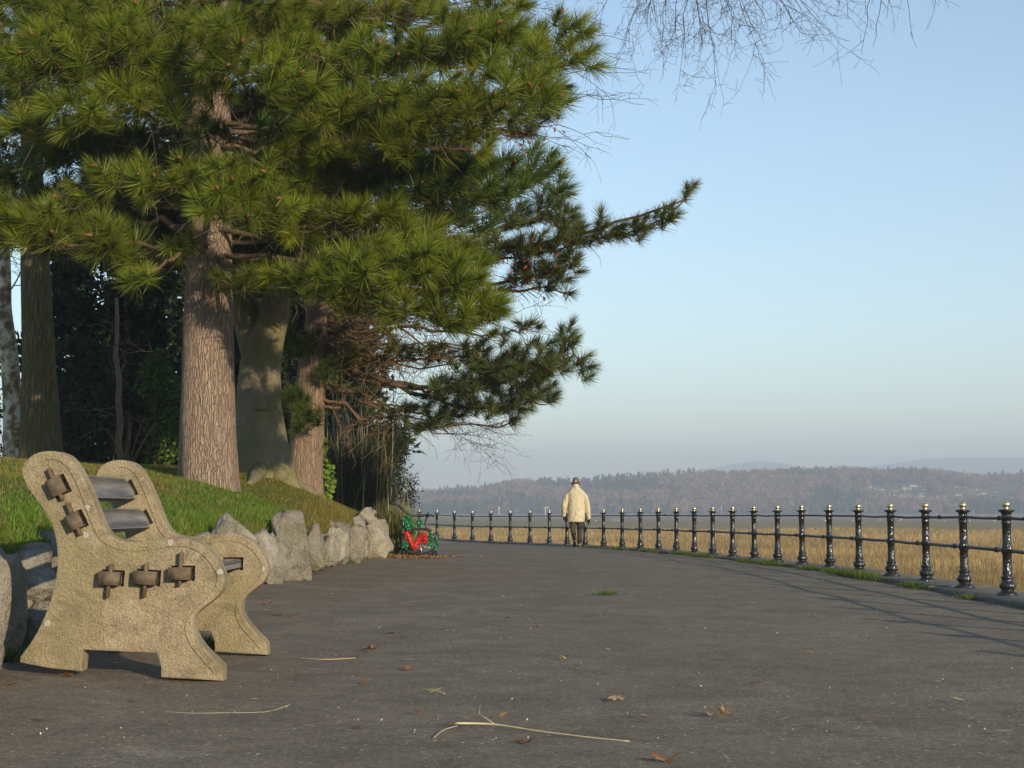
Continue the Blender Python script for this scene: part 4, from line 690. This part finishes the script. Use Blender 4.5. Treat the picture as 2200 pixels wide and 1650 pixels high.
def evergreen(name, label, cat, px, Y_, top, wid, n, size, tint, aspect=0.5, clumps=14, base_z=None, seed=0, tr=0.12, low=0.05):
    x = (px - 1100) / F * Y_; zb = float(bankz(np.array([x]), np.array([Y_]))[0]) if base_z is None else base_z; zt = EYE + (1097 - top) / F * Y_; h = zt - zb; w = wid / 2 / F * Y_; o = thing(name, label, cat, (x, Y_, zb)); tb = MB(); tb.tube(wob((x, Y_, zb - 0.2), (x + random.uniform(-.2, .2), Y_, zb + h * 0.8), 7, 0.1), np.linspace(tr, 0.03, 7), 8)
    mb = MB(); rs = random.Random(seed)
    for k in range(clumps):
        t = low + (0.93 - low) * (k + 0.5) / clumps; wr = w * (0.55 + 0.45 * math.sin(math.pi * min(1, t * 1.15 + 0.1))); a = rs.uniform(0, 6.28); rr = rs.uniform(0.25, 0.65) * wr
        c = (x + rr * math.cos(a), Y_ + rr * math.sin(a) * 0.8, zb + h * t); leaf_cloud(mb, c, (wr * 0.55, wr * 0.5, max(0.25, h / clumps * 1.7)), n // clumps, size, np.array(tint) * rs.uniform(0.75, 1.25), aspect, 0.35, k + seed); tb.tube(wob((x, Y_, zb + h * t * 0.8), c, 4, 0.2), [0.03, 0.025, 0.02, 0.012], 4)
    tb.build('trunk', M['branch'], o, True); mb.build('crown', M['leaf'], o, kind='stuff'); return o
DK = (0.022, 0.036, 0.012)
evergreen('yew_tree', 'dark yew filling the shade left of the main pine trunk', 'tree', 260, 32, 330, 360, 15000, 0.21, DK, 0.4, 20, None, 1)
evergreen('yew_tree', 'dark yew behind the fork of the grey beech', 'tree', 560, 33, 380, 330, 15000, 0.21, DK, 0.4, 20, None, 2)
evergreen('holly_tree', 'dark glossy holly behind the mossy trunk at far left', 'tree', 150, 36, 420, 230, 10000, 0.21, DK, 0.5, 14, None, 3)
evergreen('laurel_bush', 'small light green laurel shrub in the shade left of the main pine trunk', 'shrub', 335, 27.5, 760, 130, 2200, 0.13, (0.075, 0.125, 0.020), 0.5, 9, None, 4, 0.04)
evergreen('ivy_bush', 'light green ivy clump at the foot of the second pine', 'shrub', 692, 25.6, 940, 44, 700, 0.10, (0.13, 0.20, 0.03), 0.8, 6, None, 5, 0.03)
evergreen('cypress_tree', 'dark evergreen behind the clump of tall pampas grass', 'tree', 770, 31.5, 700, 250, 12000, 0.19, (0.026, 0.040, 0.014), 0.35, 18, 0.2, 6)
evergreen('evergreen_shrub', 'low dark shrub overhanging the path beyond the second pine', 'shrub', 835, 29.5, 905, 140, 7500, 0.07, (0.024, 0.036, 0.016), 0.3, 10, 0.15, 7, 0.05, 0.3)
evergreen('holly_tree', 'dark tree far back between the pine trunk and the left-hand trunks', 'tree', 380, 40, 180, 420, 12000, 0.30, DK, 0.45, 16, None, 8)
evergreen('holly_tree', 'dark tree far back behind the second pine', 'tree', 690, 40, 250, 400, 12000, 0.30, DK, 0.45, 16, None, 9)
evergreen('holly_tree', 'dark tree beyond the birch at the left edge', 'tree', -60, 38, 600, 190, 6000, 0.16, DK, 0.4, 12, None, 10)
tb = MB(); rp = atv(250, 985, 29.5); red = thing('young_pine', 'slim reddish stem in the shade between the dark shrubs', 'tree', tuple(rp)); tb.tube(wob(atv(262, 1000, 29.5), atv(250, 640, 29.5), 9, 0.12), np.linspace(0.075, 0.035, 9), 10)
for k in range(7): grow(tb, atv(258, 900 - 30 * k, 29.5), unit(RNG.normal(size=3)), 0.5, 0.012, 2, 0, 0.6, 2, 0.2, 0.004)
tb.build('trunk', M['red_bark'], red, True)
br = MB(); brp = atv(265, 985, 27.0)
for k in range(9): a = atv(262 + RNG.normal(0, 12), 992, 27.0); e = a + np.array([RNG.normal(0, 0.35), RNG.normal(0, 0.2), RNG.uniform(0.3, 0.9)]); mid = (a + e) / 2 + np.array([0.1, 0, 0.35]); br.tube(spline([a, mid, e], 4), np.linspace(0.012, 0.004, 9), 4, False); grow(br, mid, unit(RNG.normal(size=3)), 0.3, 0.006, 1, 0, 0.6, 2, 0.2, 0.003)
br.build('bramble', M['deadtwig'], label='bare arching bramble stems on the lawn edge behind the bench', cat='bramble')
# --- pampas / tall grass clump at the end of the wall
pam = thing('pampas_grass', 'tall dark clump of pampas grass with pale stalks at the end of the wall', 'plant', (-2.75, 28.6, 0.4))
def arch_blades(mb, n, cx, cy, cz, sp, Lr, lean, w, col, seg=5):
    a = RNG.uniform(0, 2 * math.pi, n); P = np.stack([cx + RNG.normal(0, sp, n), cy + RNG.normal(0, sp, n), np.full(n, cz)], -1); L = RNG.uniform(*Lr, n); ln = RNG.uniform(*lean, n); hd = np.stack([np.cos(a), np.sin(a), 0 * a], -1); side = np.stack([-np.sin(a), np.cos(a), 0 * a], -1) * w / 2; rows = []
    for k in range(seg + 1):
        t = k / seg; c = P + hd * (L * ln * t ** 1.8)[:, None] + np.array([0, 0, 1]) * (L * (t - 0.55 * ln * t ** 2.6))[:, None]; rows += [c - side * (1 - 0.9 * t), c + side * (1 - 0.9 * t)]
    V = np.stack(rows, 1); base = np.arange(n)[:, None, None] * (2 * seg + 2); q = np.array([[2 * k, 2 * k + 1, 2 * k + 3, 2 * k + 2] for k in range(seg)])[None] + base; c = np.array(col)[None] * RNG.uniform(0.5, 1.5, (n, 1)); mb.add(V.reshape(-1, 3), q.reshape(-1, 4), None, np.clip(np.repeat(c, 2 * seg + 2, 0), 0, 1))
b = MB(); arch_blades(b, 2600, -2.98, 28.9, 0.3, 0.30, (1.3, 2.6), (0.1, 0.55), 0.014, (0.040, 0.050, 0.022)); arch_blades(b, 400, -2.75, 28.9, 0.3, 0.2, (1.2, 2.2), (0.1, 0.6), 0.013, (0.055, 0.065, 0.028)); b.build('leaves', M['grass'], pam, kind='stuff')
b = MB(); arch_blades(b, 34, -2.85, 28.4, 0.3, 0.34, (1.6, 3.0), (0.0, 0.45), 0.016, (0.40, 0.30, 0.13)); b.build('stalks', M['reed'], pam, kind='stuff')
b = MB()
for k in range(26): x = RNG.normal(-3.05, 0.3); y = RNG.normal(29.2, 0.25); b.tube(wob((x, y, 0.5), (x + RNG.normal(0, 0.12), y, RNG.uniform(2.2, 3.6)), 5, 0.06), [0.013, 0.012, 0.011, 0.009, 0.006], 5)
b.build('canes', plain('grey_cane', (0.19, 0.18, 0.14), 0.6), pam, kind='stuff')
b = MB(); arch_blades(b, 1900, -2.02, 27.5, 0.02, 0.12, (0.45, 1.05), (0.05, 0.4), 0.013, (0.25, 0.25, 0.075)); arch_blades(b, 600, -2.3, 27.9, 0.15, 0.2, (0.35, 0.9), (0.15, 0.7), 0.012, (0.24, 0.22, 0.07)); arch_blades(b, 10, -2.0, 28.6, 0.12, 0.12, (1.2, 1.9), (0.0, 0.3), 0.014, (0.45, 0.38, 0.20))
b.build('long_grass', M['grass'], label='yellow-green long grass spilling down beside the trolley', cat='grass', kind='stuff')
# ------------------------------------------------------------------ walking man (seen from behind)
PYm = 36.0; PXm = (1237 - 1100) / F * PYm; PZ = float(pathz(PXm, PYm))
man = thing('person', 'person walking away in a cream jacket, grey hat and dark trousers', 'person', (PXm, PYm, PZ)); man.scale = (0.92, 0.95, 1.0)
def ring_tube(mb, secs, n=20):
    """secs: (x,y,z,rx,ry)"""
    S = np.array(secs, float); an = np.linspace(0, 2 * math.pi, n, endpoint=False); k = len(S); V = np.zeros((k, n, 3)); V[..., 0] = S[:, :1] + S[:, 3:4] * np.cos(an); V[..., 1] = S[:, 1:2] + S[:, 4:5] * np.sin(an); V[..., 2] = S[:, 2:3]
    i = np.arange(k - 1)[:, None] * n; j = np.arange(n)[None]; kk = (j + 1) % n; jj = np.arange(n); k2 = (jj + 1) % n; V2 = np.vstack([V.reshape(-1, 3), S[:1, :3], S[-1:, :3]]); sgn = 1 if S[-1, 2] > S[0, 2] else -1
    q = np.stack([i + j, i + kk, i + n + kk, i + n + j], -1).reshape(-1, 4); t = np.vstack([np.stack([np.full(n, k * n), k2, jj], -1), np.stack([np.full(n, k * n + 1), (k - 1) * n + jj, (k - 1) * n + k2], -1)])
    if sgn < 0: q = q[:, ::-1]; t = t[:, ::-1]
    mb.add(V2, q, t)
def remesh(o, vox, sm=6):
    md = o.modifiers.new('r', 'REMESH'); md.mode = 'VOXEL'; md.voxel_size = vox; md.use_smooth_shade = True; s_ = o.modifiers.new('s', 'SMOOTH'); s_.iterations = sm; s_.factor = 0.5; bpy.context.view_layer.update(); bake(o); 
def local(mb, name, mat, parent, vox=None, sm=6, **kw):
    o = bpy.data.objects.new(name, mb.mesh(name, True)); C.objects.link(o); o.parent = parent; 
    if vox: remesh(o, vox, sm)
    o.data.materials.clear(); o.data.materials.append(mat); tag(o, **kw); return o
cloth = NT('cream_cloth'); w_ = cloth.noise(7, 4, 0.6); cloth.color(cloth.ramp(w_, [(0.3, (0.48, 0.42, 0.27)), (0.7, (0.60, 0.53, 0.36))])).rough(0.9, 0.2).bump(cloth.noise(11, 3, 0.55, cloth.mapped((1, 1, 0.8))), 0.05)
trs = plain('dark_trouser_cloth', (0.065, 0.052, 0.040), 0.95, 0.1, 0, 0.35, 9, 0.04); skin = plain('skin', (0.50, 0.30, 0.22), 0.6, 0.3, 0, 0.08, 20); hatm = plain('tweed', (0.13, 0.105, 0.07), 0.95, 0.1, 0, 0.35, 60, 0.004); glove = plain('dark_glove', (0.025, 0.024, 0.028), 0.7, 0.3)
Lk = dict(hip=(-0.095, 0, 0.80), knee=(-0.085, -0.02, 0.44), ank=(-0.045, -0.27, 0.165)); Rk = dict(hip=(0.095, 0, 0.80), knee=(0.10, 0.03, 0.43), ank=(0.085, 0.02, 0.075))
def leg_secs(K, s): h, k, a = (np.array(K[q]) for q in ('hip', 'knee', 'ank')); return [(*(h), .105 * s, .12 * s), (*(h * .5 + k * .5), .092 * s, .10 * s), (*k, .074 * s, .078 * s), (*(k * .5 + a * .5), .066 * s, .070 * s), (*a, .055 * s, .06 * s)]
body = MB(); ring_tube(body, [(0, 0, 0.72, .14, .10), (0, 0, 0.85, .16, .11), (0, .01, 1.05, .15, .105), (0, .02, 1.25, .185, .11), (0, .03, 1.33, .13, .08), (0, .05, 1.38, .055, .055), (0, .07, 1.44, .055, .06), (0, .085, 1.47, .07, .085), (0, .09, 1.53, .076, .095), (0, .09, 1.585, .05, .07)])
for s_, K in ((-1, Lk), (1, Rk)): ring_tube(body, leg_secs(K, 0.75)[::-1]); a = np.array(K['ank']); body.tube([a, a + np.array([0, .02, -.045]), a + np.array([0, .12, -.06 if s_ > 0 else -.13])], [.04, .042, .03], 10)
AR = {-1: [(-.15, .02, 1.235), (-.235, .01, 1.16), (-.275, 0, 1.05), (-.30, -.01, .95), (-.305, .04, .80), (-.295, .06, .72)], 1: [(.15, .02, 1.235), (.235, .01, 1.155), (.275, 0, 1.03), (.30, -.01, .90), (.315, .03, .74), (.32, .04, .64)]}
for s_ in (-1, 1): body.tube(AR[s_], [.06, .055, .05, .042, .034, .028], 10); body.tube([(s_ * .07, .085, 1.50), (s_ * .085, .075, 1.505)], [.02, .024], 8)
body.tube([(0, .18, 1.51), (0, .205, 1.49)], [.016, .014], 8)
bo = local(body, 'body', skin, man, 0.012, 4)
jk = MB(); ring_tube(jk, [(0, 0, .585, .232, .165), (0, 0, .60, .235, .168), (0, 0, .75, .225, .165), (0, 0, .95, .215, .16), (0, .01, 1.12, .215, .155), (0, .015, 1.24, .238, .145), (0, .025, 1.305, .205, .125), (0, .04, 1.365, .135, .10), (0, .055, 1.425, .072, .078), (0, .06, 1.44, .070, .076)], 28)
for s_ in (-1, 1): jk.tube(AR[s_], [.085, .082, .074, .068, .062, .057], 14)
local(jk, 'jacket', cloth.m, man, 0.011, 9)
MB_ = MB(); MB_.tube([(.07 * math.cos(t), .058 + .074 * math.sin(t), 1.445) for t in np.linspace(0, 6.3, 20)], .016, 6); local(MB_, 'collar', plain('white_collar', (0.75, 0.70, 0.60), 0.8), man)
tr_ = MB(); ring_tube(tr_, [(0, 0, .66, .20, .135), (0, 0, .74, .205, .14), (0, 0, .88, .19, .13)])
for K in (Lk, Rk): ring_tube(tr_, leg_secs(K, 1.0)[::-1])
local(tr_, 'trousers', trs, man, 0.012, 4)
for s_, K in ((-1, Lk), (1, Rk)):
    a = np.array(K['ank']); sh = MB(); up = s_ > 0
    sh.tube([a + np.array([0, -.05, -.02]), a + np.array([0, -.04, -.05]), a + np.array([0, .04, -.045 if up else -.07]), a + np.array([0, .13, -.048 if up else -.125]), a + np.array([0, .19, -.05 if up else -.14])], [.03, .045, .046, .042, .025], 12); local(sh, 'shoe', plain('brown_shoe', (0.10, 0.06, 0.035), 0.5), man, 0.009, 2)
for s_ in (-1, 1):
    e = np.array(AR[s_][-1]); d = unit(e - np.array(AR[s_][-2])); gl = MB(); gl.tube([e - d * .03, e + d * .03, e + d * .085], [.033, .04, .036], 10)
    for k, L_ in enumerate((.055, .068, .07, .058)): f0 = e + d * .08 + np.array([0, (k - 1.5) * .02, 0]); gl.tube([f0, f0 + d * L_ * .55, f0 + d * L_ * .9 + np.array([-s_ * .018, 0, 0])], [.011, .010, .008], 7)
    f0 = e + d * .03 + np.array([-s_ * .01, .035, 0]); gl.tube([f0, f0 + d * .03 + np.array([0, .022, 0]), f0 + d * .06 + np.array([-s_ * .01, .026, 0])], [.014, .012, .009], 7); local(gl, 'glove', glove, man, 0.005, 1)
ht = MB(); ht.lathe([(.001, .13), (.05, .132), (.066, .124), (.078, .10), (.086, .05), (.089, .015), (.095, .004), (.118, -.012), (.124, -.022), (.118, -.022), (.088, -.004), (.08, .0)], 24, (0, 0, 0))
ho = local(ht, 'hat', hatm, man); ho.location = (0, .085, 1.49); ho.rotation_euler = (math.radians(-9), math.radians(5), 0)
hb = MB(); hb.lathe([(.0905, .010), (.0915, .012), (.0895, .036), (.0875, .037)], 24); hbo = local(hb, 'hat_band', plain('hat_band', (0.05, 0.04, 0.03), 0.9), ho)
# ------------------------------------------------------------------ decorated trolley
TY = 27.0; tc0 = at(902.4, 1060 + 1400 / 10.31, TY); TZ = float(pathz(tc0.x, TY)); trol = thing('garden_trolley', 'black tube-framed trolley hung with green and red garlands past the wall end', 'trolley', (tc0.x, TY, TZ))
mm = TY / F / 10.31
def tl(cx, cy, y=0.0): return np.array([(cx - 850) * mm, y, max(0.0, (1400 - cy) * mm)])
metal = plain('worn_black_tube', (0.040, 0.037, 0.034), 0.4, 0.5, 0.3, 0.5, 40); silver = plain('bare_steel', (0.50, 0.47, 0.42), 0.35, 0.5, 0.8, 0.2); tyre = plain('rubber', (0.02, 0.02, 0.02), 0.8, 0.2)
def lt(name, pts, r, mat, sides=7, par=trol): b = MB(); b.tube(pts, r, sides); return local(b, name, mat, par)
for y in (-0.19, 0.19):
    lt('hoop', [np.array([385 * math.cos(t) * mm, y, max(0.028, (340 - 265 * math.sin(t)) * mm)]) for t in np.linspace(0, 2 * math.pi, 41)], 0.016, metal)
    lt('seat_rail', spline([tl(540, 830, y), tl(680, 785, y), tl(860, 775, y), tl(1020, 790, y), tl(1110, 835, y)], 4), 0.011, metal)
lt('push_handle', spline([tl(600, 830, -.15), tl(480, 720, -.15), tl(400, 390, -.15), tl(330, 250, -.15), tl(260, 175, -.14), tl(200, 185, -.1), tl(195, 225, -.05), tl(270, 245, 0)], 5), 0.013, metal)
lt('push_handle', spline([tl(620, 830, .15), tl(560, 640, .15), tl(440, 360, .15), tl(330, 230, .15), tl(250, 200, .1), tl(210, 230, .03), tl(270, 245, 0)], 5), 0.013, metal)
lt('brace', [tl(370, 280, 0), tl(480, 370, 0), tl(620, 480, 0), tl(700, 500, 0)], 0.022, metal); lt('top_bar', spline([tl(620, 490), tl(780, 505), tl(960, 500), tl(1010, 520)], 3), 0.014, metal)
lt('front_stem', spline([tl(1020, 500), tl(970, 600), tl(965, 690), tl(1000, 790)], 4), 0.016, metal); lt('handlebar', spline([tl(940, 500, -.2), tl(970, 470, -.1), tl(1040, 490, 0), tl(1090, 480, .1), tl(1130, 510, .2)], 4), 0.018, metal); lt('hand_brake', [tl(1030, 430, -.12), tl(1040, 500, -.05), tl(1120, 490, .02)], 0.016, metal)
lt('prop_leg', [tl(860, 1095, -.19), tl(920, 1385, -.19)], 0.011, silver); lt('prop_leg', [tl(860, 1095, .19), tl(920, 1385, .19)], 0.011, silver); lt('cross_bar', [tl(880, 1170, -.19), tl(1030, 1180, -.19)], 0.008, silver); lt('axle_bar', [tl(410, 1335, 0), tl(560, 1330, 0), tl(760, 1320, 0), tl(1160, 1340, 0)], 0.013, metal)
for y in (-.19, .19): lt('cross_tube', [tl(560, 1250, y), tl(690, 1240, y), tl(850, 1290, y)], 0.012, metal)
for cx in (840, 470, 1235): lt('cross_tube', [np.array([(cx - 850) * mm, -.19, (340 if cx != 840 else 605) * mm]), np.array([(cx - 850) * mm, .19, (340 if cx != 840 else 605) * mm])], 0.010, metal)
wr = 0.052
for cx in (410, 1165):
    for y in (-.15, .15):
        b = MB(); b.tube([np.array([(cx - 850) * mm + wr * 0.75 * math.cos(t), y, wr + wr * 0.75 * math.sin(t)]) for t in np.linspace(0, 2 * math.pi, 21)], wr * 0.26, 8, False); wo = local(b, 'wheel', tyre, trol); b = MB(); b.tube([np.array([(cx - 850) * mm, y - .014, wr]), np.array([(cx - 850) * mm, y + .014, wr])], wr * 0.5, 12); local(b, 'hub', metal, wo); lt('fork', [np.array([(cx - 850) * mm, y, wr]), np.array([(cx - 850) * mm + (0.04 if cx < 800 else -0.04), y, 0.14])], 0.009, metal)
def garland(name, spots, colr, mat):
    for sp in spots:
        cx, cy, rx, ry, n = sp; b = MB(); N_ = n; d = RNG.normal(0, 0.5, (N_, 3)); P = np.array([(cx - 850) * mm, -0.2, (1400 - cy) * mm]) + np.clip(d, -1, 1) * np.array([rx * mm, 0.05, ry * mm]); s1 = unit(RNG.normal(size=(N_, 3))) * 0.026; s2 = unit(np.cross(s1, RNG.normal(size=(N_, 3)))) * 0.018; V = np.stack([P - s1, P + s2, P + s1, P - s2], 1); c = np.repeat(np.array(colr)[None] * RNG.uniform(0.5, 1.5, (N_, 1)), 4, 0); b.add(V.reshape(-1, 3), np.arange(4 * N_).reshape(-1, 4), None, np.clip(c, 0, 1)); local(b, name, mat, trol)
tin = foliage('garland_foil', (1, 1, 1), 0.15, 0.4, 0.5)
garland('green_garland', [(600, 640, 95, 150, 230), (690, 720, 60, 40, 50), (850, 640, 55, 100, 120), (1090, 940, 50, 100, 110), (1080, 1100, 45, 80, 70), (530, 1140, 65, 70, 120), (1220, 1130, 40, 90, 110), (490, 820, 35, 30, 40)], (0.035, 0.26, 0.11), tin)
for pts in ([(560, 860), (610, 950), (660, 1060), (710, 1160), (760, 1180)], [(760, 1170), (790, 1060), (860, 990), (930, 950), (960, 890)], [(930, 980), (985, 990), (950, 1070)]):
    b = MB(); Q = spline([tl(x, y, -0.21) for x, y in pts], 5); b.tube(Q, 0.040 + 0.008 * np.sin(np.arange(len(Q)) * 2.1), 8)
    N_ = 380; P = Q[RNG.integers(0, len(Q), N_)] + unit(RNG.normal(size=(N_, 3))) * RNG.uniform(0.03, 0.056, (N_, 1)); s1 = unit(RNG.normal(size=(N_, 3))) * 0.016; s2 = unit(np.cross(s1, RNG.normal(size=(N_, 3)))) * 0.012; b.add(np.stack([P - s1, P + s2, P + s1, P - s2], 1).reshape(-1, 3), np.arange(4 * N_).reshape(-1, 4)); local(b, 'red_garland', plain('red_foil', (0.50, 0.022, 0.018), 0.35, 0.5, 0, 0.45, 60), trol)
# ------------------------------------------------------------------ litter on the path
def gp(px, py, dz=0.004):
    Yg = EYE * F / (py - HORIZ); x = (px - 1100) / F * Yg
    for _ in range(4): z = float(pathz(x, Yg)); Yg = (EYE - z) * F / (py - HORIZ); x = (px - 1100) / F * Yg
    return np.array([x, Yg, float(pathz(x, Yg)) + 0.006 + dz])
def leaf_mesh(size, colr, seed, curl=0.35, lobes=5):
    rs = np.random.default_rng(seed); n = 22; t = np.linspace(0, 2 * math.pi, n, endpoint=False); r = size * (0.62 + 0.30 * np.cos(lobes * t) + 0.08 * rs.normal(size=n)); x = r * np.cos(t); y = r * np.sin(t) * 0.8; z = curl * size * ((x / size) ** 2 + 0.5 * np.sin(3 * x / size + seed)) ; z = z - z.min() + 0.002
    b = MB(); V = np.vstack([np.stack([x, y, z], -1), [[0, 0, 0.004 + 0.2 * curl * size]]]); c = np.array(colr) * rs.uniform(0.7, 1.25, (n + 1, 1)); b.add(V, None, [[n, i, (i + 1) % n] for i in range(n)], np.clip(c, 0, 1)); b.tube([(-size * 0.6, 0, 0.004), (-size * 1.3, 0.01, 0.006)], 0.0016, 4, True, np.array(colr) * 0.7); return b
BR = (0.30, 0.135, 0.055); TAN = (0.48, 0.33, 0.17); DKB = (0.17, 0.075, 0.035)
LV = [(155, 1450, 0.050, (0.50, 0.24, 0.08), 'orange-brown curled leaf against the near foot of the bench'), (44, 1466, 0.040, BR, 'small brown leaf at the lower left behind the bench foot'), (1322, 1500, 0.055, TAN, 'curled two-tone leaf standing up right of the long straw'), (1548, 1534, 0.058, TAN, 'tan curled leaf in the right half of the foreground'), (1520, 1533, 0.024, TAN, 'tiny scrap of leaf just left of the tan curled leaf'), (1427, 1629, 0.060, BR, 'reddish brown leaf at the bottom edge of the picture'), (1216, 1413, 0.040, TAN, 'pale curled leaf in the middle of the path'), (1236, 1430, 0.026, DKB, 'small dark leaf just below the pale curled leaf in mid path'), (1611, 1466, 0.034, DKB, 'small dark curled leaf right of the two-tone leaf'), (880, 1435, 0.048, BR, 'flat brown leaf on the path right of the far bench foot'), (1733, 1405, 0.030, TAN, 'round tan scrap of leaf below the railing shadows'), (580, 1297, 0.050, BR, 'brown leaf beside the far bench end'), (604, 1322, 0.045, DKB, 'dark brown leaf just in front of the far bench end'), (634, 1322, 0.045, BR, 'reddish leaf right of the dark leaf near the far bench end'), (713, 1355, 0.040, DKB, 'dark leaf on the path beyond the bench'), (1090, 1327, 0.035, DKB, 'small dark leaf in the middle of the path below the man'), (1150, 1347, 0.032, DKB, 'small dark round leaf right of the middle of the path'), (1128, 1592, 0.036, DKB, 'dark leaf just below the long straw'), (795, 1395, 0.06, BR, 'brown leaf lying with dry bits beyond the bench'), (840, 1362, 0.05, BR, 'narrow rust leaf left of the middle of the path'), (575, 1365, 0.05, BR, 'rust leaf against the front foot of the far bench end'), (552, 1345, 0.045, BR, 'brown leaf behind the front foot of the far bench end'), (1080, 1537, 0.03, TAN, 'small tan scrap above the long straw'), (300, 1505, 0.02, DKB, 'tiny dark scrap in front of the bench')]
for k, (px, py, s_, c, lab) in enumerate(LV): b = leaf_mesh(s_, c, k, 0.55 if c == TAN else 0.3); o = b.build('fallen_leaf', M['dead'], label=lab, cat='leaf', group='fallen leaves on the path'); o.location = tuple(gp(px, py, 0.0)); o.rotation_euler = (0, 0, random.uniform(0, 6.28))
b = MB(); P = spline([gp(980, 1556, .012), gp(1060, 1557, .010), gp(1150, 1568, .006), gp(1250, 1580, .005), gp(1348, 1590, .005)], 5); b.tube(P, np.interp(np.arange(len(P)), [0, 6, 20], [.0045, .0032, .0018]), 6); b.tube([gp(1062, 1557, .012), gp(1030, 1546, .03), gp(1033, 1536, .05)], [.002, .0018, .001], 5); b.tube(spline([gp(985, 1560, .01), gp(955, 1568, .008), gp(935, 1582, .004)], 4), .0013, 5); b.build('straw_stalk', plain('straw', (0.62, 0.52, 0.30), 0.6), label='long pale straw stalk lying across the foreground of the path', cat='straw')
b = MB(); b.tube(spline([gp(360, 1526), gp(420, 1530), gp(500, 1529), gp(580, 1527), gp(630, 1520, .02)], 5), .0013, 5); b.build('straw_stalk', plain('green_straw', (0.36, 0.36, 0.20), 0.6), label='thin curved greenish stem lying in the left foreground', cat='straw')
b = MB(); b.tube(spline([gp(918, 1483, .01), gp(935, 1485, .012), gp(958, 1488, .002)], 4), .0022, 5); b.tube([gp(925, 1486, .004), gp(950, 1484, .02)], .0012, 4); b.build('seed_head', plain('straw_green', (0.50, 0.45, 0.18), 0.6), label='small yellow-green sprig standing up left of the leaf group in mid foreground', cat='straw')
b = MB(); b.tube(spline([gp(645, 1412), gp(700, 1416), gp(768, 1413)], 5), .0022, 5); b.build('straw_stalk', plain('straw_tan', (0.50, 0.38, 0.20), 0.6), label='straight tan straw lying beyond the far bench foot', cat='straw')
# loose dry scraps, pine needles and grit, too many to count
lit = MB(); N_ = 5200; Yl = 5.6 + 40 * RNG.random(N_) ** 1.7; Xl = wallx(np.clip(Yl, 0, 27)) + np.where(RNG.random(N_) < 0.45, np.abs(RNG.normal(0, 0.55, N_)), RNG.uniform(0, 6.6, N_)); ok = Xl < fencex(Yl) - 0.3; Xl, Yl = Xl[ok], Yl[ok]; N_ = len(Xl); P = np.stack([Xl, Yl, pathz(Xl, Yl) + 0.013], -1)
a = RNG.uniform(0, 6.28, N_); l_ = RNG.uniform(0.008, 0.05, N_); big = RNG.random(N_) < 0.06; d = np.stack([np.cos(a), np.sin(a), RNG.normal(0, 0.10, N_)], -1) * l_[:, None]; s_ = np.stack([-np.sin(a), np.cos(a), 0 * a], -1) * np.where(big, 0.014, 0.0022)[:, None] * RNG.uniform(0.6, 1.4, (N_, 1)); P[:, 2] += np.abs(d[:, 2]); cc = np.where((RNG.random(N_) < 0.45)[:, None], np.array([0.50, 0.38, 0.22]), np.array([0.26, 0.12, 0.05])) * RNG.uniform(0.6, 1.25, (N_, 1))
lit.add(np.stack([P - d, P + s_, P + d, P - s_], 1).reshape(-1, 3), np.arange(4 * N_).reshape(-1, 4), None, np.repeat(np.clip(cc, 0, 1), 4, 0))
for k in range(900):   # pile of leaves under the trolley
    x = tc0.x + RNG.normal(-0.25, 0.42); y = TY + RNG.normal(-0.3, 0.4); p = np.array([x, y, float(pathz(x, y)) + 0.014 + abs(RNG.normal(0, 0.012))]); v = unit(RNG.normal(size=(2, 3)) * np.array([1, 1, 0.35])) * 0.028; lit.add(np.stack([p - v[0], p + v[1] * .7, p + v[0], p - v[1] * .7]), [[0, 1, 2, 3]], None, np.array([0.30, 0.15, 0.06]) * RNG.uniform(0.5, 1.5))
lit.build('leaf_litter', M['dead'], kind='stuff', label='fine dry leaf scraps and pine needles strewn over the path', cat='litter')
gr = MB(); N_ = 420; Yl = 5.4 + 22 * RNG.random(N_) ** 1.6; Xl = RNG.uniform(-0.36, 0.36, N_) * Yl; ok = (Xl > wallx(Yl) + 0.3) & (Xl < fencex(Yl) - 0.35); Xl, Yl = Xl[ok], Yl[ok]; N_ = len(Xl); r = 0.0015 + 0.0045 * RNG.random(N_) ** 2.5; C0 = np.stack([Xl, Yl, pathz(Xl, Yl) + 0.012 + r * 0.4], -1); octv = np.array([[1, 0, 0], [0, 1, 0], [-1, 0, 0], [0, -1, 0], [0, 0, .8], [0, 0, -.8]], float); octf = np.array([[0, 1, 4], [1, 2, 4], [2, 3, 4], [3, 0, 4], [1, 0, 5], [2, 1, 5], [3, 2, 5], [0, 3, 5]])
V = C0[:, None] + octv[None] * r[:, None, None] * RNG.uniform(0.6, 1.4, (N_, 6, 1)); gr.add(V.reshape(-1, 3), None, (octf[None] + 6 * np.arange(N_)[:, None, None]).reshape(-1, 3), np.repeat(np.array([0.80, 0.76, 0.68])[None] * RNG.uniform(0.6, 1.05, (N_, 1)), 6, 0)); gr.build('grit', M['dead'], kind='stuff', label='pale stone grit scattered over the path', cat='grit')
# ------------------------------------------------------------------ haze: one closed box of thin air round everything
hz = MB(); hz.box((0, 0, 85.0), (5200, 5200, 90.0)); ho_ = hz.build('haze', None, kind='stuff', label='thin pale sea haze over the marsh and hills', cat='haze')
hmat = bpy.data.materials.new('haze'); hmat.use_nodes = True; nt = hmat.node_tree; nt.nodes.remove(nt.nodes['Principled BSDF']); pv = nt.nodes.new('ShaderNodeVolumePrincipled'); pv.inputs['Color'].default_value = (0.75, 0.86, 1.0, 1); pv.inputs['Density'].default_value = 0.00066; pv.inputs['Anisotropy'].default_value = 0.0; nt.links.new(pv.outputs[0], nt.nodes['Material Output'].inputs['Volume']); ho_.data.materials.append(hmat)
